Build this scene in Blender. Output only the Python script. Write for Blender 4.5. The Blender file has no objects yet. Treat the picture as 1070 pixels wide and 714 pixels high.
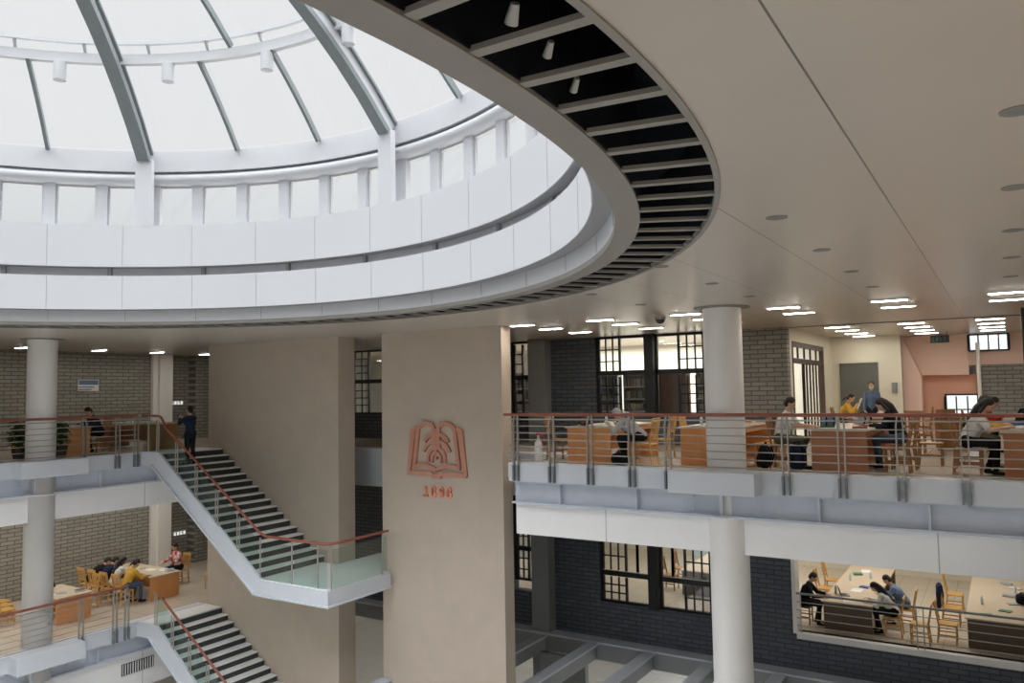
import bpy, bmesh, math, random
from mathutils import Vector, Matrix
random.seed(7)
S = bpy.context.scene
COL = S.collection
PI = math.pi
V = Vector

# ------------------------------------------------------------------ materials
def nt(name):
    m = bpy.data.materials.new(name); m.use_nodes = True
    t = m.node_tree
    return m, t, t.nodes['Principled BSDF'], t.nodes['Material Output']

def setc(sock, c): sock.default_value = (c[0], c[1], c[2], 1)

def mat(name, col, rough=.6, var=.06, scale=8, metal=0, bump=0, bscale=60, spec=.4):
    m, t, b, o = nt(name)
    n = t.nodes.new('ShaderNodeTexNoise'); n.inputs['Scale'].default_value = scale; n.inputs['Detail'].default_value = 5
    tc = t.nodes.new('ShaderNodeTexCoord'); t.links.new(tc.outputs['Object'], n.inputs['Vector'])
    r = t.nodes.new('ShaderNodeMix'); r.data_type = 'RGBA'
    r.inputs[6].default_value = tuple(max(0, c * (1 - var)) for c in col) + (1,)
    r.inputs[7].default_value = tuple(min(1, c * (1 + var)) for c in col) + (1,)
    t.links.new(n.outputs['Fac'], r.inputs[0]); t.links.new(r.outputs[2], b.inputs['Base Color'])
    b.inputs['Roughness'].default_value = rough; b.inputs['Metallic'].default_value = metal
    b.inputs['Specular IOR Level'].default_value = spec
    if bump:
        n2 = t.nodes.new('ShaderNodeTexNoise'); n2.inputs['Scale'].default_value = bscale; n2.inputs['Detail'].default_value = 3
        t.links.new(tc.outputs['Object'], n2.inputs['Vector'])
        bp = t.nodes.new('ShaderNodeBump'); bp.inputs['Strength'].default_value = bump; bp.inputs['Distance'].default_value = .02
        t.links.new(n2.outputs['Fac'], bp.inputs['Height']); t.links.new(bp.outputs[0], b.inputs['Normal'])
    return m

def brick(name, c1, c2, mortar, plane):
    m, t, b, o = nt(name)
    tc = t.nodes.new('ShaderNodeTexCoord'); sp = t.nodes.new('ShaderNodeSeparateXYZ'); cb = t.nodes.new('ShaderNodeCombineXYZ')
    t.links.new(tc.outputs['Object'], sp.inputs[0])
    t.links.new(sp.outputs[0 if plane == 'x' else 1], cb.inputs[0]); t.links.new(sp.outputs[2], cb.inputs[1])
    k = t.nodes.new('ShaderNodeTexBrick'); t.links.new(cb.outputs[0], k.inputs['Vector'])
    setc(k.inputs['Color1'], c1); setc(k.inputs['Color2'], c2); setc(k.inputs['Mortar'], mortar)
    k.inputs['Scale'].default_value = 1; k.inputs['Brick Width'].default_value = .42; k.inputs['Row Height'].default_value = .125
    k.inputs['Mortar Size'].default_value = .014; k.inputs['Bias'].default_value = 0
    t.links.new(k.outputs['Color'], b.inputs['Base Color']); b.inputs['Roughness'].default_value = .8
    bp = t.nodes.new('ShaderNodeBump'); bp.inputs['Strength'].default_value = .5; bp.inputs['Distance'].default_value = .01; bp.invert = True
    t.links.new(k.outputs['Fac'], bp.inputs['Height']); t.links.new(bp.outputs[0], b.inputs['Normal'])
    return m

def seams(name, col, axis, start, step, width, dark, rough=.5, spec=.4, var=.04):
    """a panelled surface: thin dark joints every `step` metres along an axis"""
    m, t, b, o = nt(name)
    tc = t.nodes.new('ShaderNodeTexCoord'); sp = t.nodes.new('ShaderNodeSeparateXYZ'); t.links.new(tc.outputs['Object'], sp.inputs[0])
    def M(op, a, c):
        n = t.nodes.new('ShaderNodeMath'); n.operation = op
        for i, s in enumerate((a, c)):
            if isinstance(s, (int, float)): n.inputs[i].default_value = s
            else: t.links.new(s, n.inputs[i])
        return n.outputs[0]
    f = None
    for ax, st, sp_ in zip(axis, start, step):
        v = M('MULTIPLY', M('SUBTRACT', sp.outputs['xyz'.index(ax)], st - width / 2), 1 / sp_)
        v = M('SUBTRACT', v, M('FLOOR', v, 0))
        g = M('LESS_THAN', v, width / sp_)
        f = g if f is None else M('MAXIMUM', f, g)
    n = t.nodes.new('ShaderNodeTexNoise'); n.inputs['Scale'].default_value = 1.3; n.inputs['Detail'].default_value = 4
    t.links.new(tc.outputs['Object'], n.inputs['Vector'])
    r = t.nodes.new('ShaderNodeMix'); r.data_type = 'RGBA'
    r.inputs[6].default_value = tuple(c * (1 - var) for c in col) + (1,); r.inputs[7].default_value = tuple(c * (1 + var) for c in col) + (1,)
    t.links.new(n.outputs['Fac'], r.inputs[0])
    q = t.nodes.new('ShaderNodeMix'); q.data_type = 'RGBA'; t.links.new(f, q.inputs[0]); t.links.new(r.outputs[2], q.inputs[6]); q.inputs[7].default_value = tuple(dark) + (1,)
    t.links.new(q.outputs[2], b.inputs['Base Color'])
    b.inputs['Roughness'].default_value = rough; b.inputs['Specular IOR Level'].default_value = spec
    return m

def glass(name, tint, gloss=.08, rough=.03):
    m = bpy.data.materials.new(name); m.use_nodes = True; t = m.node_tree; t.nodes.clear()
    o = t.nodes.new('ShaderNodeOutputMaterial'); tr = t.nodes.new('ShaderNodeBsdfTransparent'); gl = t.nodes.new('ShaderNodeBsdfGlossy')
    setc(tr.inputs[0], tint); gl.inputs['Roughness'].default_value = rough
    mx = t.nodes.new('ShaderNodeMixShader'); mx.inputs[0].default_value = gloss
    t.links.new(tr.outputs[0], mx.inputs[1]); t.links.new(gl.outputs[0], mx.inputs[2]); t.links.new(mx.outputs[0], o.inputs[0])
    return m

def emit(name, col, s):
    m = bpy.data.materials.new(name); m.use_nodes = True; t = m.node_tree; t.nodes.clear()
    o = t.nodes.new('ShaderNodeOutputMaterial'); e = t.nodes.new('ShaderNodeEmission'); setc(e.inputs[0], col); e.inputs[1].default_value = s
    t.links.new(e.outputs[0], o.inputs[0]); return m

M = {}
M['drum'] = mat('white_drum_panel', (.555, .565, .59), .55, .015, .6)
M['drum_shade'] = mat('shaded_drum_grey', (.30, .30, .31), .7, .05, 3)  # darker drum copy; soffit shade put into the colour, also for posts and joints
M['steel_pale'] = mat('pale_dome_steel', (.50, .51, .53), .5, .03, 4)
M['steel_rib'] = mat('grey_rib_steel', (.19, .215, .22), .5, .08, 6)
M['beam_grey'] = mat('warm_grey_soffit', (.27, .253, .23), .65, .07, 5)
M['black'] = mat('black_void_paint', (.012, .015, .02), .9, .2, 2, spec=.1)
M['ceiling'] = seams('beige_metal_ceiling', (.49, .44, .385), 'x', (-.79,), (.655 * 2.0,), .012, (.13, .115, .1), .3, .5)
M['white'] = seams('white_beam_cladding', (.86, .86, .865), 'x', (-7.3,), (6.2,), .02, (.45, .45, .46), .6)
M['white_y'] = seams('white_beam_cladding_west', (.86, .86, .865), 'y', (1.0,), (4.4,), .02, (.45, .45, .46), .6)
M['plaster'] = mat('white_plaster', (.72, .71, .66), .7, .03, 2)
M['fascia'] = mat('pale_blue_grey_steel', (.60, .635, .69), .5, .05, 3)
M['steel'] = mat('blue_grey_girder', (.55, .59, .67), .5, .07, 3)
M['column'] = mat('pale_column_paint', (.80, .79, .775), .55, .025, 3)
M['stone'] = mat('sandy_concrete_cladding', (.50, .425, .35), .85, .10, 2.2, bump=.25, bscale=45)
M['brickx'] = brick('grey_brick', (.22, .215, .20), (.28, .27, .25), (.10, .10, .096), 'x')
M['bricky'] = brick('grey_brick_west', (.27, .26, .23), (.34, .325, .285), (.115, .11, .10), 'y')
M['brickd'] = brick('dark_blue_grey_brick', (.085, .098, .122), (.115, .13, .158), (.04, .045, .056), 'x')
M['pier'] = mat('dark_grey_steel_pier', (.25, .265, .27), .5, .08, 3)
M['tile'] = seams('beige_floor_tile', (.62, .55, .46), 'xy', (0, 0), (.8, .8), .012, (.32, .28, .24), .22, .5)
M['hall'] = seams('pale_hall_floor', (.68, .68, .67), 'xy', (0, 0), (1.2, 1.2), .015, (.4, .4, .4), .3, .5)
M['rail'] = mat('red_brown_handrail', (.27, .09, .06), .35, .2, 10)
M['inox'] = mat('brushed_steel', (.40, .39, .36), .4, .06, 20, metal=.55)
M['dark_steel'] = mat('dark_clamp_steel', (.19, .21, .225), .5, .1, 10)
M['glass'] = glass('clear_window_glass', (.93, .95, .95), .06)
M['dome_glass'] = glass('dome_glass', (.96, .97, .97), .03)
M['green_glass'] = glass('greenish_balustrade_glass', (.85, .93, .91), .08)
M['black_frame'] = mat('black_window_frame', (.018, .02, .022), .5, .2, 8)
M['wood_frame'] = mat('dark_brown_door_frame', (.06, .04, .028), .5, .2, 8)
M['tread'] = mat('pale_stone_tread', (.80, .81, .80), .6, .05, 8)
M['riser'] = mat('charcoal_riser', (.045, .05, .053), .6, .1, 8)
M['orange_wood'] = mat('orange_varnished_wood', (.72, .33, .12), .42, .16, 3)
M['brown_wood'] = mat('reddish_brown_wood', (.42, .18, .09), .42, .18, 3)
M['dark_wood'] = mat('dark_brown_wood', (.12, .075, .055), .5, .2, 3)
M['top_wood'] = mat('pale_table_top', (.60, .50, .38), .35, .06, 3)
M['chair_yellow'] = mat('honey_oak_chair', (.62, .36, .11), .45, .2, 6)
M['chair_brown'] = mat('brown_oak_chair', (.33, .17, .07), .45, .2, 6)
M['emblem'] = mat('terracotta_metal', (.52, .25, .175), .5, .15, 6)
M['digit'] = mat('orange_terracotta', (.78, .30, .19), .5, .1, 6)
M['pink'] = mat('salmon_plaster', (.75, .42, .31), .8, .04, 1.5)
M['pink_pale'] = mat('pale_pink_plaster', (.78, .57, .49), .8, .04, 1.5)
M['cream'] = mat('cream_plaster', (.68, .64, .53), .8, .03, 1.5)
M['door'] = mat('dark_green_grey_door', (.13, .135, .12), .5, .08, 2)
M['white_obj'] = mat('white_paint', (.80, .80, .80), .5, .02, 4)
M['lamp'] = emit('fluorescent_tube', (1, .94, .84), 28)
M['sign_white'] = emit('glowing_white_letter', (1, .98, .94), .55)  # white letters given an added glow to show in the dark recess
M['green_leaf'] = mat('green_leaf', (.06, .13, .035), .55, .4, 9)
M['pot'] = mat('dark_plant_pot', (.06, .05, .045), .6, .2, 5)
M['paper'] = mat('white_paper', (.80, .79, .76), .8, .02, 4)
M['skin'] = mat('skin', (.56, .34, .24), .55, .05, 10)
M['hair'] = mat('black_hair', (.015, .013, .012), .5, .3, 30)
M['lip'] = mat('lip', (.38, .13, .11), .5, .05, 10)
def cloth(name, c, **k): M[name] = mat(name + '_cloth', c, .9, .1, 14, bump=.15, bscale=30, spec=.1, **k)
for n_, c_ in dict(c_white=(.70, .70, .68), c_black=(.018, .018, .022), c_navy=(.022, .03, .06), c_grey=(.42, .43, .45), c_denim=(.09, .13, .2), c_yellow=(.6, .36, .06),
                   c_red=(.5, .025, .03), c_blue=(.16, .23, .36), c_khaki=(.13, .13, .09), c_cream=(.6, .55, .45), c_mask=(.55, .68, .72), c_brown=(.14, .075, .05)).items(): cloth(n_, c_)
def plaid():
    m, t, b, o = nt('red_and_white_plaid')
    tc = t.nodes.new('ShaderNodeTexCoord'); ck = t.nodes.new('ShaderNodeTexChecker'); ck.inputs['Scale'].default_value = 9
    setc(ck.inputs[1], (.55, .05, .06)); setc(ck.inputs[2], (.62, .55, .53)); t.links.new(tc.outputs['Object'], ck.inputs[0]); t.links.new(ck.outputs[0], b.inputs['Base Color'])
    b.inputs['Roughness'].default_value = .9; return m
M['c_plaid'] = plaid()
BOOKS = []
for i, c in enumerate([(.45, .05, .04), (.05, .12, .3), (.6, .5, .3), (.08, .25, .15), (.7, .7, .68), (.5, .25, .06), (.1, .1, .11), (.35, .4, .45)]): BOOKS.append(mat('book_cover', c, .6, .08, 8))
def spines():
    m, t, b, o = nt('book_spines')
    tc = t.nodes.new('ShaderNodeTexCoord'); sp = t.nodes.new('ShaderNodeSeparateXYZ'); cb = t.nodes.new('ShaderNodeCombineXYZ')
    t.links.new(tc.outputs['Object'], sp.inputs[0]); t.links.new(sp.outputs[0], cb.inputs[0]); t.links.new(sp.outputs[2], cb.inputs[1])
    w = t.nodes.new('ShaderNodeTexWhiteNoise'); w.noise_dimensions = '2D'
    mm = t.nodes.new('ShaderNodeVectorMath'); mm.operation = 'SNAP'; mm.inputs[1].default_value = (.035, .33, 1); t.links.new(cb.outputs[0], mm.inputs[0]); t.links.new(mm.outputs[0], w.inputs[0])
    r = t.nodes.new('ShaderNodeValToRGB'); r.color_ramp.interpolation = 'CONSTANT'
    cs = [(.35, .30, .2), (.12, .16, .2), (.5, .48, .42), (.25, .1, .06), (.1, .2, .15), (.55, .5, .35), (.2, .2, .22)]
    while len(r.color_ramp.elements) < len(cs): r.color_ramp.elements.new(0)
    for i, c in enumerate(cs): r.color_ramp.elements[i].position = i / len(cs); r.color_ramp.elements[i].color = c + (1,)
    t.links.new(w.outputs[0], r.inputs[0]); t.links.new(r.outputs[0], b.inputs['Base Color']); b.inputs['Roughness'].default_value = .7
    return m
M['spines'] = spines()

# ------------------------------------------------------------------ mesh helpers
class MB:
    def __init__(s): s.v = []; s.f = []
    def add(s, v, f):
        k = len(s.v); s.v += [tuple(p) for p in v]; s.f += [tuple(i + k for i in q) for q in f]; return s
    def box(s, x0, x1, y0, y1, z0, z1):
        x0, x1 = sorted((x0, x1)); y0, y1 = sorted((y0, y1)); z0, z1 = sorted((z0, z1))
        return s.add([(x0, y0, z0), (x1, y0, z0), (x1, y1, z0), (x0, y1, z0), (x0, y0, z1), (x1, y0, z1), (x1, y1, z1), (x0, y1, z1)],
                     [(0, 3, 2, 1), (4, 5, 6, 7), (0, 1, 5, 4), (1, 2, 6, 5), (2, 3, 7, 6), (3, 0, 4, 7)])
    def bar(s, a, b, w, h=None, up=(0, 0, 1), w2=None, h2=None):
        """rectangular bar from a to b: w across, h along `up`"""
        h = w if h is None else h; w2 = w if w2 is None else w2; h2 = h if h2 is None else h2
        a, b = V(a), V(b); d = (b - a).normalized(); u = V(up)
        if abs(d.dot(u)) > .98: u = V((0, 1, 0))
        x = d.cross(u).normalized(); u = x.cross(d).normalized()
        vs = [p + x * sx * ww / 2 + u * sy * hh / 2 for p, ww, hh in ((a, w, h), (b, w2, h2)) for sx, sy in ((-1, -1), (1, -1), (1, 1), (-1, 1))]
        return s.add(vs, [(3, 2, 1, 0), (4, 5, 6, 7), (0, 1, 5, 4), (1, 2, 6, 5), (2, 3, 7, 6), (3, 0, 4, 7)])
    def tube(s, pts, r, n=8, radii=None, closed=False):
        pts = [V(p) for p in pts]; N = len(pts); vs = []; fs = []
        d0 = (pts[1] - pts[0]).normalized(); u = V((0, 0, 1)) if abs(d0.z) < .9 else V((0, 1, 0)); x = d0.cross(u).normalized()
        for i, p in enumerate(pts):
            if closed: d = (pts[(i + 1) % N] - pts[i - 1]).normalized()
            else: d = (pts[min(i + 1, N - 1)] - pts[max(i - 1, 0)]).normalized()
            x = (x - d * x.dot(d)).normalized(); y = d.cross(x); rr = radii[i] if radii else r
            vs += [p + (x * math.cos(2 * PI * k / n) + y * math.sin(2 * PI * k / n)) * rr for k in range(n)]
        for i in range(N if closed else N - 1):
            j = (i + 1) % N
            for k in range(n): fs.append((i * n + k, i * n + (k + 1) % n, j * n + (k + 1) % n, j * n + k))
        if not closed: fs += [tuple(range(n - 1, -1, -1)), tuple((N - 1) * n + k for k in range(n))]
        return s.add(vs, fs)
    def lathe(s, prof, c=(0, 0), n=32, caps=True):
        vs = []; fs = []
        for r, z in prof: vs += [(c[0] + r * math.cos(2 * PI * k / n), c[1] + r * math.sin(2 * PI * k / n), z) for k in range(n)]
        for i in range(len(prof) - 1):
            for k in range(n): fs.append((i * n + k, i * n + (k + 1) % n, (i + 1) * n + (k + 1) % n, (i + 1) * n + k))
        if caps: fs += [tuple(range(n - 1, -1, -1)), tuple((len(prof) - 1) * n + k for k in range(n))]
        return s.add(vs, fs)
    def prism(s, poly, axis, a, b):
        """poly in the two other axes, extruded along `axis` from a to b"""
        n = len(poly)
        def P(p, t): return (t, p[0], p[1]) if axis == 'x' else (p[0], t, p[1]) if axis == 'y' else (p[0], p[1], t)
        return s.add([P(p, a) for p in poly] + [P(p, b) for p in poly], [tuple(range(n)), tuple(range(2 * n - 1, n - 1, -1))] + [(i, n + i, n + (i + 1) % n, (i + 1) % n) for i in range(n)])
    def ball(s, c, r, n=12, m=8):
        r = (r,) * 3 if isinstance(r, (int, float)) else r; vs = []; fs = []
        for i in range(1, m):
            a = PI * i / m
            vs += [(c[0] + r[0] * math.sin(a) * math.cos(2 * PI * k / n), c[1] + r[1] * math.sin(a) * math.sin(2 * PI * k / n), c[2] + r[2] * math.cos(a)) for k in range(n)]
        t = len(vs); vs += [(c[0], c[1], c[2] + r[2]), (c[0], c[1], c[2] - r[2])]
        for i in range(m - 2):
            for k in range(n): fs.append((i * n + k, (i + 1) * n + k, (i + 1) * n + (k + 1) % n, i * n + (k + 1) % n))
        for k in range(n): fs += [(t, k, (k + 1) % n), (t + 1, (m - 2) * n + (k + 1) % n, (m - 2) * n + k)]
        return s.add(vs, fs)
    def build(s, name, m, parent=None, smooth=None, bevel=0):
        me = bpy.data.meshes.new(name); me.from_pydata(s.v, [], s.f); me.update()
        bm = bmesh.new(); bm.from_mesh(me); bmesh.ops.recalc_face_normals(bm, faces=bm.faces[:])
        if bevel: bmesh.ops.bevel(bm, geom=bm.edges[:], offset=bevel, segments=1, affect='EDGES', clamp_overlap=True)
        bm.to_mesh(me); bm.free()
        me.materials.append(m)
        if smooth:
            for p in me.polygons: p.use_smooth = True
            me.set_sharp_from_angle(angle=math.radians(smooth))
        o = bpy.data.objects.new(name, me); COL.objects.link(o)
        if parent: o.parent = parent
        return o

def tag(o, label=None, cat=None, group=None, kind=None):
    if label: o['label'] = label
    if cat: o['category'] = cat
    if group: o['group'] = group
    if kind: o['kind'] = kind
    return o
def thing(name, label, cat, loc=(0, 0, 0), rz=0, group=None, kind=None):
    o = bpy.data.objects.new(name, None); COL.objects.link(o); o.location = loc; o.rotation_euler = (0, 0, rz); o.empty_display_size = .1
    return tag(o, label, cat, group, kind)
def struct(o, label, cat): return tag(o, label, cat, None, 'structure')
def dup(o, loc=None, rz=None, label=None, group=None, parent=None):
    c = o.copy(); COL.objects.link(c)
    if parent: c.parent = parent
    if loc is not None: c.location = loc
    if rz is not None: c.rotation_euler = (0, 0, rz)
    if label: c['label'] = label
    if group: c['group'] = group
    for ch in list(o.children): dup(ch, parent=c)
    return c

# ------------------------------------------------------------------ the rotunda (oculus, drum, clerestory, dome)
CX, CY, ASP = -10.965, 3.132, 1.038
def E(th, r, z): return (CX + r * math.cos(th), CY + ASP * r * math.sin(th), z)
def ring(prof, n=240, closed=True):
    """revolve a closed (r, z) profile round the oculus"""
    mb = MB(); vs = []; fs = []; k = len(prof)
    for r, z in prof: vs += [E(2 * PI * i / n, r, z) for i in range(n)]
    for j in range(k if closed else k - 1):
        q = (j + 1) % k
        for i in range(n): fs.append((j * n + i, j * n + (i + 1) % n, q * n + (i + 1) % n, q * n + i))
    return mb.add(vs, fs)
def rect(r0, r1, z0, z1): return [(r0, z0), (r1, z0), (r1, z1), (r0, z1)]
ZC = 3.2
rA, rB, rC, rD, rG, rI, rK, rM = 9.534, 8.888, 8.653, 8.435, 8.404, 8.80, 8.663, 7.195

oc = thing('oculus_soffit', 'grey ring soffit with radial slats over a black slot round the skylight', 'ceiling', E(0, 0, ZC), kind='structure')
def at_parent(o, p): o.parent = p; o.matrix_parent_inverse = Matrix.Translation(-V(p.location)); return o
at_parent(ring(rect(rC, rB, ZC - .005, 3.262)).build('ring_beam', M['beam_grey'], smooth=30), oc)
at_parent(ring([(rB, 3.62), (rB, 4.3), (rA + .006, 4.3), (rA + .006, ZC + .03), (rA + .024, ZC + .03), (rA + .024, 4.36), (rB - .04, 4.36), (rB - .04, 3.62)]).build('slot_lining', M['black'], smooth=30), oc)
at_parent(ring(rect(rB, rB + .012, ZC + .02, 3.62)).build('slot_inner_lining', M['black'], smooth=30), oc)
sl = MB()
for i in range(126):
    a = math.radians(-.6 + i * 360 / 126); sl.bar(E(a, rB - .01, ZC + .02), E(a, rA + .05, ZC + .02), .075, .03)
at_parent(sl.build('slat', M['beam_grey']), oc)
at_parent(ring(rect(rA - .012, rA + .035, ZC - .012, ZC + .05)).build('edge_trim', M['beam_grey'], smooth=30), oc)

dr = thing('rotunda_drum', 'stepped white panelled drum rising above the oculus', 'drum', E(0, 0, 3.6), kind='structure')
Z1, Z2, Z3, Z4, ZI, ZJ, ZK = 3.515, 4.245, 4.44, 5.354, 6.323, 6.604, 7.076
at_parent(ring(rect(rC + .012, rC + .14, 3.5, Z1 + .12)).build('lower_band_backing', M['drum'], smooth=30), dr)
at_parent(ring(rect(rC + .002, rB - .01, 3.264, Z1 + .01)).build('lower_band', M['drum'], smooth=30), dr)
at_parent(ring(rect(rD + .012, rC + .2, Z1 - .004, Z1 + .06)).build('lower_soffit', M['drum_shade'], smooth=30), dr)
at_parent(ring(rect(rD, rD + .12, Z1, Z2)).build('middle_band', M['drum'], smooth=30), dr)
at_parent(ring(rect(rD + .10, rD + .28, Z2 - .06, Z2 - .01)).build('recess_floor', M['drum'], smooth=30), dr)
at_parent(ring(rect(rD + .2, rD + .3, Z2 - .05, Z3 + .05)).build('recess_wall', M['drum'], smooth=30), dr)
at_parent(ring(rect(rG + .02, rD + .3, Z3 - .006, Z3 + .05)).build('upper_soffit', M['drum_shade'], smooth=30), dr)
at_parent(ring(rect(rG, rG + .12, Z3, Z4)).build('upper_band', M['drum'], smooth=30), dr)
at_parent(ring(rect(rG + .1, rI + .3, Z4 - .06, Z4)).build('window_ledge', M['drum'], smooth=30), dr)
at_parent(ring([(rI + .02 - .17 * math.cos(t) , (ZI + ZJ) / 2 + .14 * math.sin(t)) for t in [-PI / 2 + PI * i / 8 for i in range(9)]] + [(rI + .25, ZJ), (rI + .25, ZI)]).build('ring_tube', M['steel_pale'], smooth=40), dr)
at_parent(ring(rect(rK, rK + .2, ZJ + .012, ZK)).build('eaves_band', M['drum'], smooth=30), dr)
for i in range(27):
    a = math.radians(85.3 + 5 + i * 360 / 27); mb = MB().bar(E(a, rD + .13, (Z2 + Z3) / 2), E(a, rD + .22, (Z2 + Z3) / 2), .08, Z3 - Z2 + .04)
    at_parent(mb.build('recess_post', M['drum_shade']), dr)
sj = MB()
for i in range(36):
    a = math.radians(85.3 - 2 + i * 10)
    for r, z0, z1 in ((rG, Z3 + .01, Z4 - .02), (rD, Z1 + .01, Z2 - .01), (rC, ZC + .08, Z1 - .01)): sj.bar(E(a + r * .01, r - .001, z0), E(a + r * .01, r - .001, z1), .008, .006, up=(math.cos(a), math.sin(a), 0))
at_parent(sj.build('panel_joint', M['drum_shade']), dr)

cl = thing('clerestory', 'ring of square clerestory windows under the glass dome', 'window', E(0, 0, Z4), kind='structure')
A0 = 85.3
for i in range(54):
    a = math.radians(A0 + i * 360 / 54); b = math.radians(A0 + (i + 1) * 360 / 54); m_ = (a + b) / 2
    big = i % 6 == 0
    p = MB(); p.bar(E(a, rI + .05, Z4 - .01), E(a, rI + .05, ZI + .02), .23 if not big else .40, .14, up=(math.cos(a), math.sin(a), 0))
    at_parent(p.build('mullion', M['steel_pale']), cl)
    f = MB()
    for z in (Z4 + .03, ZI - .02): f.bar(E(a, rI + .08, z), E(b, rI + .08, z), .05, .05)
    for t in (a + .015, b - .015): f.bar(E(t, rI + .08, Z4), E(t, rI + .08, ZI), .035, .05, up=(math.cos(m_), math.sin(m_), 0))
    fr = at_parent(f.build('window_sash', M['steel_pale']), cl)
    g = MB(); g.bar(E(m_, rI + .08, Z4 + .02), E(m_, rI + .08, ZI), .96, .008, up=(math.cos(m_), math.sin(m_), 0))
    g.build('pane', M['dome_glass'], fr)
    if big:
        q = MB(); q.bar(E(a, rG + .06, Z4 - .02), E(a, rG + .06, ZK - .25), .36, .13, up=(math.cos(a), math.sin(a), 0))
        at_parent(q.build('rib_post', M['drum']), cl)

ZS, RS = -.37, 11.42
def sph(th, r, off=0):
    z = ZS + math.sqrt(max(0, RS * RS - r * r)); n = V((r * math.cos(th), r * math.sin(th), z - ZS)).normalized()
    p = V(E(th, r, z)); return p + n * off
dm = thing('glass_dome', 'glazed dome skylight on grey steel ribs above the atrium', 'skylight', E(0, 0, ZK), kind='structure')
def ribmesh(th, r0, r1, w, h, off, n=10):
    mb = MB(); P = [sph(th, r0 + (r1 - r0) * i / n, off) for i in range(n + 1)]; t = V((-math.sin(th), math.cos(th), 0)); vs = []; fs = []
    for i, p in enumerate(P):
        d = (P[min(i + 1, n)] - P[max(i - 1, 0)]).normalized(); u = t.cross(d).normalized()
        vs += [p + t * sx * w / 2 + u * sy * h / 2 for sx, sy in ((-1, -1), (1, -1), (1, 1), (-1, 1))]
    for i in range(n):
        for k in range(4): fs.append((i * 4 + k, i * 4 + (k + 1) % 4, i * 4 + 4 + (k + 1) % 4, i * 4 + 4 + k))
    fs += [(3, 2, 1, 0), tuple(n * 4 + k for k in range(4))]
    return mb.add(vs, fs)
for i in range(9):
    th = math.radians(A0 + 40 * i)
    rb = at_parent(ribmesh(th, .9, rK + .02, .27, .10, -.38, 14).build('main_rib', M['steel_rib']), dm)
    ribmesh(th, .9, rK + .05, .07, .30, -.18, 14).build('rib_web', M['steel_pale'], rb)
    ribmesh(th, .9, rK + .05, .20, .05, -.03, 14).build('rib_flange', M['steel_rib'], rb)
    for k in (1, 2):
        at_parent(ribmesh(math.radians(A0 + 40 * i + 40 * k / 3), rM, rK, .07, .12, -.05, 4).build('glazing_rib', M['steel_rib']), dm)
    at_parent(ribmesh(math.radians(A0 + 40 * i + 20), .9, rM - .15, .07, .12, -.05, 10).build('upper_glazing_rib', M['steel_rib']), dm)
    for k in range(3):
        a0 = math.radians(A0 + 40 * i + 40 * k / 3); a1 = math.radians(A0 + 40 * i + 40 * (k + 1) / 3); mb = MB(); n = 4; vs = []; fs = []
        for u in range(n + 1):
            for w in range(n + 1): vs.append(sph(a0 + (a1 - a0) * w / n, rM - .1 + (rK + .08 - rM) * u / n, .03))
        for u in range(n):
            for w in range(n): q = u * (n + 1) + w; fs.append((q, q + 1, q + n + 2, q + n + 1))
        at_parent(mb.add(vs, fs).build('lower_pane', M['dome_glass']), dm)
    for k in range(2):
        a0 = math.radians(A0 + 40 * i + 20 * k); a1 = a0 + math.radians(20); mb = MB(); n = 6; vs = []; fs = []
        for u in range(n + 1):
            for w in range(n + 1): vs.append(sph(a0 + (a1 - a0) * w / n, .5 + (rM - .6) * u / n, .03))
        for u in range(n):
            for w in range(n): q = u * (n + 1) + w; fs.append((q, q + 1, q + n + 2, q + n + 1))
        at_parent(mb.add(vs, fs).build('upper_pane', M['dome_glass']), dm)
at_parent(ring(rect(rM - .06, rM + .06, 8.42, 8.62), 180).build('compression_ring', M['steel_pale'], smooth=30), dm)
at_parent(ring(rect(rM - .16, rM - .08, 8.78, 8.86), 180).build('rail_ring', M['steel_pale'], smooth=30), dm)
at_parent(ring([(.45, 10.6), (1.0, 10.6), (1.0, 11.05), (.45, 11.05)], 60).build('crown_ring', M['steel_rib'], smooth=30), dm)
at_parent(ring([(.02, 11.02), (.6, 11.0), (.6, 11.06), (.02, 11.08)], 60).build('crown_cap', M['steel_pale'], smooth=30), dm)
brk = MB()
for i in range(36):
    th = math.radians(A0 + 5 + 10 * i); brk.bar(E(th, rM, 8.60), E(th, rM - .12, 8.80), .06, .06)
at_parent(brk.build('ring_bracket', M['steel_pale']), dm)
for a, lb in ((134.1, 'white cylinder spotlight under the dome ring left of the nearest main rib'), (117.3, 'white cylinder spotlight under the dome ring right of the left main rib'),
              (99.4, 'white cylinder spotlight under the dome ring near the right main rib'), (82.2, 'white cylinder spotlight under the dome ring half hidden by the grey soffit')):
    th = math.radians(a); c = V(E(th, rM - .02, 8.42)); t = thing('spotlight', lb, 'spotlight', c, group='spotlights on the dome ring')
    MB().lathe([(.105, -.38), (.12, -.38), (.12, .0), (.05, .0)], n=20).build('housing', M['steel_pale'], t, smooth=40)
    MB().lathe([(.10, -.36), (.10, -.35)], n=20).build('lens', M['beam_grey'], t)

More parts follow.
